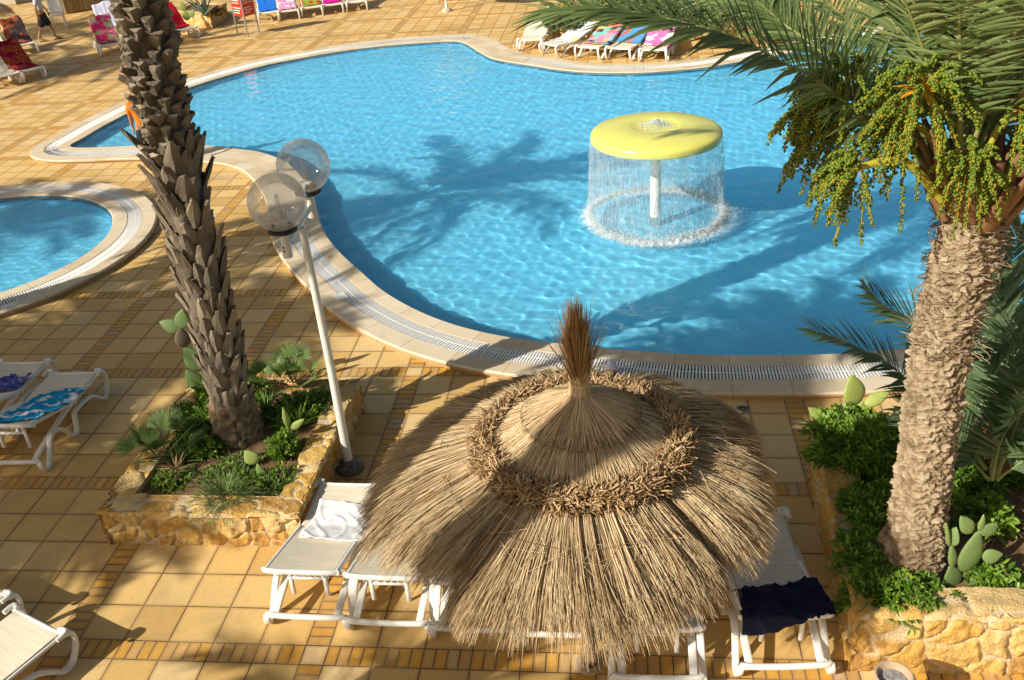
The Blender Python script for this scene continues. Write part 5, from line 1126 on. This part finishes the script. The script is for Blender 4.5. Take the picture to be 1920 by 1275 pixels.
shrub('leafy_shrub', 'dark low bush left of the trunk in the square planter', P(395, 800, SZ), (.38, .34, .28), 160, 10, .06, .009, 14, 'shrub', 'planter shrubs')
shrub('leafy_shrub', 'small light shrub near the left rim of the square planter', P(355, 830, SZ), (.16, .16, .32), 60, 10, .06, .009, 15, 'shrubp', 'planter shrubs')
shrub('leafy_shrub', 'low green clump at the right front corner of the square planter', P(528, 905, SZ), (.2, .2, .18), 80, 10, .055, .009, 16, 'shrub', 'planter shrubs')
tuftplant('grass_clump', 'grey-green grassy clump spilling over the front of the square planter', P(425, 930, SZ+.05), 620, .32, .0036, 21, 'herb', 1.15, 'grass', 'grass clumps', .7, .22)
tuftplant('grass_clump', 'grassy clump just in front of the trunk foot in the square planter', P(440, 885, SZ), 200, .22, .004, 22, 'herb', 1., 'grass', 'grass clumps', .5, .16)
tuftplant('grass_clump', 'sparse grass on bare soil at the left front of the square planter', P(340, 905, SZ), 130, .16, .003, 23, 'herb', 1.1, 'grass', 'grass clumps', .6, .2)
tuftplant('spiky_plant', 'strap-leaved plant behind the trunk in the square planter', P(500, 775, SZ), 46, .34, .011, 24, 'shrub', .6, 'plant', None, .2)
tuftplant('dry_rosette', 'withered brown rosette before the trunk in the square planter', P(410, 893, SZ+.04), 24, .20, .006, 25, 'dry', 1.1, 'plant', 'dry leaves', .5)
tuftplant('dry_rosette', 'dead straw-coloured fan among the left fan palm leaves', P(330, 880, SZ+.10), 22, .22, .006, 26, 'dry', 1., 'plant', 'dry leaves', .4)
shrub('leafy_shrub', 'dark undergrowth right of the trunk in the square planter', P(548, 780, SZ), (.30, .34, .24), 150, 10, .06, .009, 17, 'shrub', 'planter shrubs')
shrub('leafy_shrub', 'low dark herbs along the left rim of the square planter', P(325, 900, SZ), (.26, .30, .14), 90, 9, .05, .007, 18, 'shrub', 'planter shrubs')
shrub('leafy_shrub', 'bright low leaves right before the trunk foot in the square planter', P(460, 868, SZ), (.24, .14, .14), 70, 9, .055, .009, 19, 'shrubp', 'planter shrubs')
shrub('leafy_shrub', 'bright bushy clump filling the middle front of the square planter', P(420, 900, SZ), (.30, .2, .20), 110, 10, .055, .008, 20, 'shrubp', 'planter shrubs')
shrub('leafy_shrub', 'green clump left of the trunk foot in the square planter', P(385, 850, SZ), (.26, .22, .24), 100, 10, .06, .008, 28, 'shrub', 'planter shrubs')
shrub('leafy_shrub', 'green clump behind the fan palm at the left rim of the square planter', P(345, 790, SZ), (.22, .26, .26), 90, 10, .06, .008, 29, 'shrub', 'planter shrubs')
shrub('leafy_shrub', 'tall leafy shoots behind the trunk in the square planter', P(470, 745, SZ), (.34, .2, .42), 90, 10, .07, .010, 44, 'shrub', 'planter shrubs')
shrub('leafy_shrub', 'leafy shoots at the left rear inside the square planter', P(400, 765, SZ), (.26, .26, .40), 90, 10, .07, .010, 45, 'shrub', 'planter shrubs')
tuftplant('grass_clump', 'dense grassy clump at the front right inside the square planter', P(500, 920, SZ+.02), 260, .24, .0036, 46, 'herb', 1.1, 'grass', 'grass clumps', .6, .18)
tuftplant('spiky_plant', 'narrow-leaved rosette near the left rim of the square planter', P(335, 870, SZ), 60, .34, .009, 47, 'fan', .8, 'plant', None, .3)
tuftplant('spiky_plant', 'tall bright strap-leaved plant right of the trunk in the square planter', P(560, 800, SZ), 40, .40, .011, 49, 'shrubp', .7, 'plant', None, .25)
# --- date palm planter
RS = RPH-.06
def rim(x, y): return max(0., (4.36-x)*.9)+max(0., (.16-y)*.7)
shrub('leafy_shrub', 'large glossy bush hanging over the left wall of the date palm planter', P(1600, 850, RS), (.46, .56, .42), 460, 13, .085, .0125, 31, 'shrub', 'planter shrubs', floor=rim)
shrub('leafy_shrub', 'lighter fine-leaved bush against the left of the date palm trunk', P(1648, 860, RS+.05), (.34, .36, .44), 260, 14, .095, .011, 32, 'shrubp', 'planter shrubs')
shrub('leafy_shrub', 'dark bush trailing down the shaded left wall of the date palm planter', P(1618, 985, RS-.03), (.24, .50, .28), 280, 12, .075, .011, 33, 'shrub', 'planter shrubs', floor=rim)
shrub('leafy_shrub', 'bush at the front left corner of the date palm planter, spilling over the stones', P(1672, 1118, RS), (.44, .28, .26), 320, 12, .065, .010, 34, 'shrub', 'planter shrubs', floor=rim)
shrub('leafy_shrub', 'low bush on the left of the date palm trunk foot', P(1620, 1060, RS), (.28, .40, .26), 200, 12, .07, .010, 35, 'shrub', 'planter shrubs', floor=rim)
shrub('leafy_shrub', 'low green cover between the big bush and the date palm trunk', P(1655, 960, RS), (.30, .36, .26), 180, 12, .08, .0115, 48, 'shrub', 'planter shrubs')
shrub('leafy_shrub', 'green bush by the back wall of the date palm planter beyond the right edge', (6.9, 2.4, RS), (.5, .4, .4), 110, 11, .09, .014, 70, 'shrub', 'planter shrubs')
shrub('leafy_shrub', 'pale bush in the middle of the date palm planter beyond the right edge', (7.0, 1.2, RS), (.45, .4, .35), 100, 11, .09, .014, 71, 'shrubp', 'planter shrubs')
shrub('leafy_shrub', 'broad-leaved bright shrub right of the prickly pear near the right edge', P(1855, 1085, RS), (.24, .2, .2), 80, 9, .085, .017, 36, 'shrub', 'planter shrubs')
shrub('leafy_shrub', 'bright shrub behind the prickly pear at the right edge', P(1845, 985, RS), (.28, .26, .34), 90, 9, .09, .017, 37, 'shrub', 'planter shrubs')
shrub('leafy_shrub', 'leafy shrub at the right edge under the young palm', P(1925, 900, RS), (.25, .25, .36), 70, 9, .10, .019, 38, 'shrub', 'planter shrubs')
shrub('leafy_shrub', 'deep green undergrowth behind the date palm trunk', P(1800, 905, RS), (.36, .36, .4), 150, 11, .09, .014, 39, 'shrub', 'planter shrubs')
shrub('leafy_shrub', 'small green tuft on the front wall of the date palm planter', P(1795, 1130, RS), (.12, .1, .12), 30, 9, .05, .009, 40, 'shrub', 'planter shrubs')
shrub('leafy_shrub', 'little seedling clump on the soil beside the star-leaved plant', P(1845, 1145, RS), (.12, .1, .1), 26, 9, .045, .009, 41, 'shrub', 'planter shrubs')
prickly('prickly_pear', 'pale green prickly pear in front of the date palm trunk', P(1790, 1095, RS),
        [((.0, 0, -.04), (-.25, .1, 1), (.3, -.8, .3), .22, .085, .35), ((.14, .0, -.05), (.45, .2, .8), (.3, -.85, .3), .24, .09, .4), ((.06, .03, .10), (.18, .15, 1), (.25, -.9, .2), .38, .095, .45), ((-.03, .02, .15), (-.2, .05, 1), (.4, -.8, .1), .24, .04, .5), ((-.08, .03, .36), (.15, .1, 1), (-.7, -.6, .2), .17, .055, .45), ((-.09, .02, .36), (-.25, .1, 1), (.9, -.3, .1), .22, .035, .5), ((.07, .07, .45), (-.6, .1, .9), (.2, -.9, .3), .18, .06, .5), ((.13, .08, .46), (.05, .1, 1), (.3, -.9, .1), .15, .03, .55), ((.15, .08, .42), (.7, .1, .8), (.2, -.9, .3), .15, .055, .35), ((.18, .05, .22), (1, .1, .25), (.1, -.9, .4), .15, .06, .45)], 4)
prickly('prickly_pear', 'yellow-green prickly pear at the back corner of the date palm planter, against the pool rim', P(1605, 815, RS),
        [((.0, .05, .0), (.12, .1, 1), CF, .34, .085, .9), ((-.02, .06, .30), (-.22, .15, 1), (.3, -.85, .35), .32, .115, .95), ((.06, .06, .30), (.9, .2, .45), (-.1, -.7, .7), .26, .062, .85), ((.03, .05, .12), (.9, .1, .1), CF, .22, .055, .6), ((-.24, .0, .05), (-.35, 0, 1), CF, .14, .05, .8), ((-.25, .0, .15), (.75, .1, .6), (-.2, -.7, .6), .26, .055, .9), ((-.27, .0, .12), (-.75, .1, .7), CF, .26, .07, .75), ((-.20, .05, .14), (.45, .1, .9), (-.6, -.5, .3), .24, .045, .6)], 5)
def agave(name, label, c, leaves, seed, group='agaves'):
    r = np.random.default_rng(seed); root = thing(name, label, 'agave', c, 0, group)
    for d, L, W in leaves:
        d = unit(np.array(d, float)); k = np.linspace(0, 1, 8); Cn = d*(L*k)[:, None]-V3(0, 0, 1)*(L*.12*k**2)[:, None]; S = unit(np.cross(d, V3(.05, -.02, 1)))
        g = G(); g.blades(Cn[None], S, (W*np.interp(k, [0, .3, .7, 1], [.8, 1, .7, .03]))[None], np.array([r.uniform(.2, .9)]), .45)
        o = g.build('leaf', 'agave', root); sm = o.modifiers.new('thick', 'SOLIDIFY'); sm.thickness = .012
    return root
agave('agave', 'grey-green agave with stiff leaves tucked behind the left of the date palm trunk', P(1690, 880, RS), [((-.25, .25, 1), .62, .045), ((-1, .05, .42), .55, .045), ((-.1, .4, .9), .6, .05), ((.9, .3, .35), .55, .045), ((-.5, -.2, .7), .3, .035), ((-.32, .2, .9), .5, .045)], 1)
tuftplant('star_plant', 'star-shaped succulent with narrow leaves near the bottom right corner', P(1905, 1115, RS), 16, .22, .014, 27, 'shrubp', .95, 'plant', None, .25)
r = np.random.default_rng(8); root = thing('bare_branches', 'bare grey twisted branches on the soil at the right edge', 'branches', P(1900, 985, RS)); g = G()
for i in range(9):
    p0 = V3(*r.normal(0, .1, 2), 0); pts = [p0]
    for k in range(5): pts.append(pts[-1]+unit(r.normal(size=3)*V3(1, 1, .6)+V3(.1, -.2, .35))*.09)
    g.tube(spline(pts, 4), np.linspace(.013, .004, 21), 6, rnd=r.uniform(.6, 1))
g.build('branch', 'twig', root)
r = np.random.default_rng(9); root = thing('dry_flower_stalk', 'dry orange date stalks hanging behind the date palm trunk', 'plant', P(1800, 850, RS+.1)); g = G(); n = 26; k = np.linspace(0, 1, 6)
D = unit(np.stack([r.uniform(-.6, .7, n), r.uniform(-.5, .2, n), r.uniform(.2, 1, n)], -1)); g.strands(D[:, None]*(r.uniform(.2, .4, n)[:, None]*k)[..., None]-V3(0, 0, 1)*(.22*k**2)[None, :, None]+V3(0, 0, .2), .0035, r.uniform(0, 1, n)); g.build('stalks', 'strand', root)
# --- far planting
c = P(385, 30, .4)
agave('agave', 'big far agave with blue-green leaves in the small planter left of the red sign', c, [((-.55, -.3, 1), 1.1, .085), ((-.2, -.4, 1), 1.2, .09), ((.25, -.3, 1), 1.2, .09), ((.5, .1, 1), 1., .085), ((-.8, .1, .8), .95, .08), ((.0, .3, 1), 1.1, .09), ((.75, -.3, .6), .8, .07)], 3)
prickly('prickly_pear', 'small far prickly pear at the left of the agave planter', P(352, 38, .4), [((0, 0, 0), (-.1, 0, 1), CF, .34, .13, .7), ((-.02, 0, .3), (-.3, 0, 1), CF, .32, .12, .8), ((.1, 0, .1), (.7, 0, .8), CF, .3, .11, .5)], 6)
shrub('leafy_shrub', 'reddish bush at the right of the far agave', P(408, 25, .4), (.3, .3, .3), 50, 8, .09, .02, 43, 'dry', 'planter shrubs')
for i, (px, py, rx, rz_, m, lb) in enumerate([(1065, 48, .8, .6, 'leafd', 'low bush at the left end of the long far planter'), (1130, 42, 1., .75, 'herb', 'yellowish bush above the patchwork towel lounger in the long far planter'), (1205, 45, 1., .8, 'leafd', 'dark bush above the blue towel lounger in the long far planter'), (1290, 52, 1.1, .9, 'leafd', 'bush above the rightmost lounger in the long far planter'), (1385, 55, 1.1, 1., 'herb', 'pale bush at the right end of the long far planter'), (1160, 22, 1.3, 1.2, 'leafd', 'tall back bush in the middle of the long far planter'), (1290, 25, 1.4, 1.4, 'leafd', 'tall back bush right of the middle in the long far planter'), (1400, 30, 1.3, 1.3, 'leafd', 'tall back bush at the right end of the long far planter')]):
    shrub('leafy_shrub', lb, P(px, py, .5), (rx, .7, rz_), 150, 8, .12, .022, 60+i, m, 'bushes in the long far planter')
r = np.random.default_rng(3)
for i, (px, py, s) in enumerate([(1700, 22, 2.2), (1800, 20, 2.6), (1900, 35, 2.6), (1990, 60, 2.4)]):
    shrub('leafy_tree', ['dense dark tree beyond the pool, left of the three behind the date palm head', 'dense dark tree beyond the pool, behind the middle of the date palm head', 'dense dark tree beyond the pool at the top right corner', 'dense dark tree beyond the pool outside the right edge'][i], P(px, py, 0)+V3(0, 3, .8), (s, 1.6, s*1.1), 330, 12, .30, .06, 80+i, 'shrub', 'dark trees beyond the pool', 'tree')

# ------------------------------------------------------------------ people
def skin_obj(name, verts, edges, rad, m, parent, root=0, levels=2):
    me = bpy.data.meshes.new(name); me.from_pydata([tuple(v) for v in verts], edges, []); me.materials.append(mt[m])
    o = bpy.data.objects.new(name, me); col.objects.link(o); o.parent = parent
    md = o.modifiers.new('skin', 'SKIN'); md.use_smooth_shade = True
    sv = me.skin_vertices[0].data if me.skin_vertices else None
    if sv is None:
        bpy.context.view_layer.objects.active = o; bpy.ops.mesh.customdata_skin_add(); sv = me.skin_vertices[0].data
    for i, q in enumerate(rad): sv[i].radius = q if isinstance(q, tuple) else (q, q); sv[i].use_root = (i == root)
    sb = o.modifiers.new('smooth', 'SUBSURF'); sb.levels = sb.render_levels = levels
    return o
def person(label, loc, rz, shirt, shorts, step=.24, armsw=.12, h=1.0):
    root = thing('person', label, 'person', loc, rz); root.scale = (h,)*3
    V = [(0, 0, .93), (0, 0, 1.12), (0, .01, 1.33), (0, .01, 1.47), (0, .035, 1.55), (0, .045, 1.64), (0, .04, 1.71)]; Rr = [(.15, .11), (.135, .10), (.16, .105), (.055, .055), (.062, .07), (.075, .092), (.05, .06)]
    E_ = [(i, i+1) for i in range(6)]
    def add(v, r_, to):
        V.append(v); Rr.append(r_); E_.append((to, len(V)-1)); return len(V)-1
    V.append((0, .14, 1.605)); Rr.append(.012); E_.append((5, 7))
    hands = []
    for s, sw in ((-1, armsw), (1, -armsw)):
        a = add((s*.17, 0, 1.40), .062, 2); b = add((s*.235, sw*.35-.02, 1.13), .044, a); c = add((s*.25, sw+.04, .90), .030, b); d = add((s*.25, sw+.055, .83), (.022, .038), c)
        for k in range(4):
            f1 = add((s*(.25-.004), sw+.03+.018*k, .78-.004*abs(k-1.5)), .0095, d); add((s*(.243), sw+.037+.018*k, .745-.006*abs(k-1.5)), .0075, f1)
        t1 = add((s*.245, sw+.10, .815), .011, d); add((s*.24, sw+.115, .785), .009, t1)
    for s, st in ((-1, step), (1, -step)):
        a = add((s*.095, 0, .86), .095, 0); b = add((s*.10, st*.55+.04, .48), .062, a); up = 0 if st > 0 else .05
        c = add((s*.10, st*1.0-(.0 if st > 0 else .05), .09+up), .040, b); d = add((s*.10, st+.10, .035), (.045, .028), c); add((s*.105, st+.19, .028), (.04, .02), d)
    skin_obj('body', V, E_, Rr, 'skin', root)
    g = G(); 
    for s in (-1, 1): g.blobs([(s*.032, .125, 1.645)], .011, 0.)
    g.build('eyes', 'white', root)
    g = G(); 
    for s in (-1, 1): g.blobs([(s*.082, .035, 1.63)], .024, 0., stretch=(.4, .7, 1.2))
    g.build('ears', 'skin', root)
    skin_obj('hair', [(0, .0, 1.62), (0, .0, 1.70), (0, .06, 1.745)], [(0, 1), (1, 2)], [(.085, .07), (.09, .085), (.05, .05)], 'hair', root)
    T = [(0, 0, .86), (0, 0, 1.12), (0, .01, 1.33), (0, .01, 1.44)]; Te = [(0, 1), (1, 2), (2, 3)]; Tr = [(.172, .135), (.16, .125), (.18, .125), (.10, .08)]
    for s, sw in ((-1, armsw), (1, -armsw)):
        T += [(s*.185, 0, 1.40), (s*.24, sw*.3-.01, 1.16)]; k = len(T); Te += [(2, k-2), (k-2, k-1)]; Tr += [.082, .072]
    skin_obj('shirt', T, Te, Tr, shirt, root, 0)
    T = [(0, 0, .95), (0, 0, .86)]; Te = [(0, 1)]; Tr = [(.165, .13), (.17, .14)]
    for s, st in ((-1, step), (1, -step)):
        T += [(s*.10, st*.12, .72), (s*.11, st*.5+.03, .44)]; k = len(T); Te += [(1, k-2), (k-2, k-1)]; Tr += [.125, .115]
    skin_obj('shorts', T, Te, Tr, shorts, root, 0)
    for s, st in ((-1, step), (1, -step)):
        g = G(); g.box((s*.10, st+.08, .008), (.09, .27, .016), None, bev=.006); g.build('sandal', 'black', root)
    return root
person('person in a striped T-shirt and dark baggy shorts walking past loungers, top left', P(92, 76), R(-70), 'stripe', 'shorts', .22)
person('person in an orange shirt and dark shorts, mostly hidden behind the tall palm trunk', P(291, 316), R(-160), 'orange', 'shorts', .24, .2, .95)

# ------------------------------------------------------------------ red information sign
fa, fb, fc_ = P(446, 66), P(465, 69), P(486, 62); root = thing('sign_board', 'red three-sided notice board with white lettering on steel posts, beyond the pool', 'sign', fb)
A, B, Cc = (x-fb for x in (fa, fb, fc_))
for p in (A, B, Cc):
    g = G(); g.tube([p, p+V3(0, 0, 1.75)], .026, 10); g.build('post', 'steel', root)
for k, (p, q) in enumerate(((A, B), (B, Cc), (Cc, A))):
    d = q-p; L = np.linalg.norm(d); d = d/L; nn = np.array([d[1], -d[0], 0]); ang = math.atan2(d[1], d[0])
    g = G(); g.box((p+q)/2+V3(0, 0, 1.14), (L-.03, .018, 1.06), rotz(ang)); pn = g.build('panel', 'red', root, smooth=False)
    g = G(); r = np.random.default_rng(k)
    for row in range(13):
        z = 1.60-row*.074
        if row in (2, 5, 9): continue
        x = .06; end = L*r.uniform(.55, .9)
        while x < end:
            w_ = r.uniform(.02, .06)
            g.box(p+d*(x+w_/2)+nn*.0105+V3(0, 0, z), (w_, .004, .026), rotz(ang)); x += w_+.010
    if k < 2: g.build('lettering', 'text', pn, smooth=False)

# ------------------------------------------------------------------ far left terrace furniture
c0, c1 = P(122, 27), P(222, 11); d = unit(c1-c0); L = np.linalg.norm(c1-c0); nn = np.array([d[1], -d[0], 0]); root = thing('reed_bar', 'reed-clad bar counter at the top left, behind the white chair', 'bar', c0)
ang = math.atan2(d[1], d[0]); bk = -nn
g = G(); g.box(d*L/2+bk*.6+V3(0, 0, .6), (L-.06, 1.1, 1.1), rotz(ang)); g.build('core', 'plaster', root, smooth=False)
g = G(); r = np.random.default_rng(4); n = 700; x = r.uniform(0, L, n); m = np.linspace(0, 1, 4)
Bz = (d*x[:, None])+nn*r.uniform(.0, .05, (n, 1)); g.strands(Bz[:, None]+(d*r.normal(0, .03, (n, 1)))[:, None]*m[None, :, None]+V3(0, 0, 1)*(r.uniform(.0, .12, n)[:, None]+r.uniform(.95, 1.25, n)[:, None]*m)[..., None], .011, r.uniform(0, 1, n)); g.build('reed_front', 'hutstraw', root)
g = G(); g.box(d*L/2+bk*.5+V3(0, 0, 1.19), (L+.2, 1.4, .07), rotz(ang)); g.box(d*-.06+bk*.05+V3(0, 0, .58), (.14, .14, 1.16), rotz(ang)); g.build('wooden_top', 'plank', root, smooth=False)
c = P(113, 52); root = thing('garden_chair', 'white resin garden chair with a tall back, behind the walking person', 'chair', c, R(205))
g = G(); g.box((0, 0, .43), (.46, .46, .035), None, bev=.015); g.build('seat', 'white', root)
g = G(); a = np.linspace(-.23, .23, 8); zz = np.linspace(.45, .98, 8); g.grid(np.stack([np.stack([a, -.24-.20*(z-.45)-.05*np.cos(a*6), np.full(8, z)], -1) for z in zz])); o = g.build('backrest', 'white', root); sm = o.modifiers.new('t', 'SOLIDIFY'); sm.thickness = .022
for sx in (-1, 1):
    for sy in (-1, 1): g = G(); g.tube([(sx*.2, sy*.2, .43), (sx*.235, sy*.26, 0)], [.026, .018], 8, flat=.8); g.build('leg', 'white', root)
    g = G(); g.tube(spline([(sx*.24, -.28, .66), (sx*.255, 0, .67), (sx*.25, .2, .64), (sx*.24, .22, .45)], 4), .022, 8, flat=.7); g.build('armrest', 'white', root)
q = P(14, 44, 1.6); thatch('straw_parasol', 'straw parasol cut off by the top left edge, above the brown towel lounger', q[0]-1.5, q[1]+.1, N=.16, seed=9, tuft=True)
a_, b_ = P(-60, 16), P(31, 9); d = unit(b_-a_); L = np.linalg.norm(b_-a_); ang = math.atan2(d[1], d[0]); root = thing('low_wall', 'low pale plastered wall at the top left corner', 'wall', a_)
g = G(); g.box(d*L/2+V3(0, 0, .55)+V3(-d[1], d[0], 0)*.2, (L, .35, 1.1), rotz(ang), bev=.02); g.build('wall_body', 'plaster', root, smooth=False); g = G(); g.box(d*L/2+V3(0, 0, 1.125)+V3(-d[1], d[0], 0)*.2, (L+.06, .42, .05), rotz(ang), bev=.01); g.build('wall_cap', 'coping', root, smooth=False)
c = P(838, 21); root = thing('parasol_stand', 'white pole in a round concrete foot at the top edge, above the pool', 'pole', c)
g = G(); g.lathe([(0, .11), (.06, .11), (.10, .09), (.165, .06), (.17, 0)], n=24); g.build('foot', 'plaster', root)
g = G(); g.tube([(0, 0, .05), (0, 0, 2.3)], .035, 12); g.tube([(0, 0, .10), (0, 0, .26)], .05, 12); g.build('pole', 'white', root)
g = G(); g.lathe([(0, 2.62), (.35, 2.52), (1.3, 2.16), (1.32, 2.13), (1.28, 2.14), (.34, 2.49), (0, 2.58)], n=8); g.build('canopy', 'fabric', root)

# ------------------------------------------------------------------ small things
c = P(1677, 1266, .50); root = thing('ashtray_stand', 'clay bowl ashtray on a short stand before the date palm planter, bottom right', 'ashtray', (c[0], c[1], 0))
g = G(); g.lathe([(0, .425), (.085, .43), (.10, .455), (.115, .50), (.128, .503), (.133, .495), (.12, .44), (.075, .40), (.06, .30), (.06, .06), (.12, .03), (.125, 0)], n=36); g.build('bowl', 'clay', root)
g = G(); th_ = np.linspace(0, 2*np.pi, 28, endpoint=False); r = np.random.default_rng(1)
g.grid(np.stack([np.stack([q*np.cos(th_), q*np.sin(th_), .452+.012*r.random(28)*(q < .09)], -1) for q in (.0, .03, .06, .09, .104)]), closed_v=True); g.build('ash', 'sand', root)
c = P(1146, 702, ZC); root = thing('sun_hat', 'lilac-white cloth hat lying on the pool coping behind the straw parasol', 'hat', c, R(25))
g = G(); n = 16; th_ = np.linspace(0, 2*np.pi, 24, endpoint=False); pr = [(.0, .17), (.03, .165), (.055, .14), (.075, .09), (.085, .03), (.088, .0)]
g.grid(np.stack([np.stack([q*np.cos(th_)*(1+.08*np.sin(3*th_)), q*np.sin(th_), z+.006*np.sin(5*th_)], -1) for q, z in pr]), closed_v=True); g.build('crown', 'cap', root)
g = G(); aa = np.linspace(-1.1, 1.1, 12); g.grid(np.stack([np.stack([(q*np.cos(aa)), q*np.sin(aa)*.9, .012-.012*(q-.085)/.08+0*aa], -1) for q in (.08, .12, .155)])); o = g.build('peak', 'cap', root); sm = o.modifiers.new('t', 'SOLIDIFY'); sm.thickness = .005
bpy.context.view_layer.update()
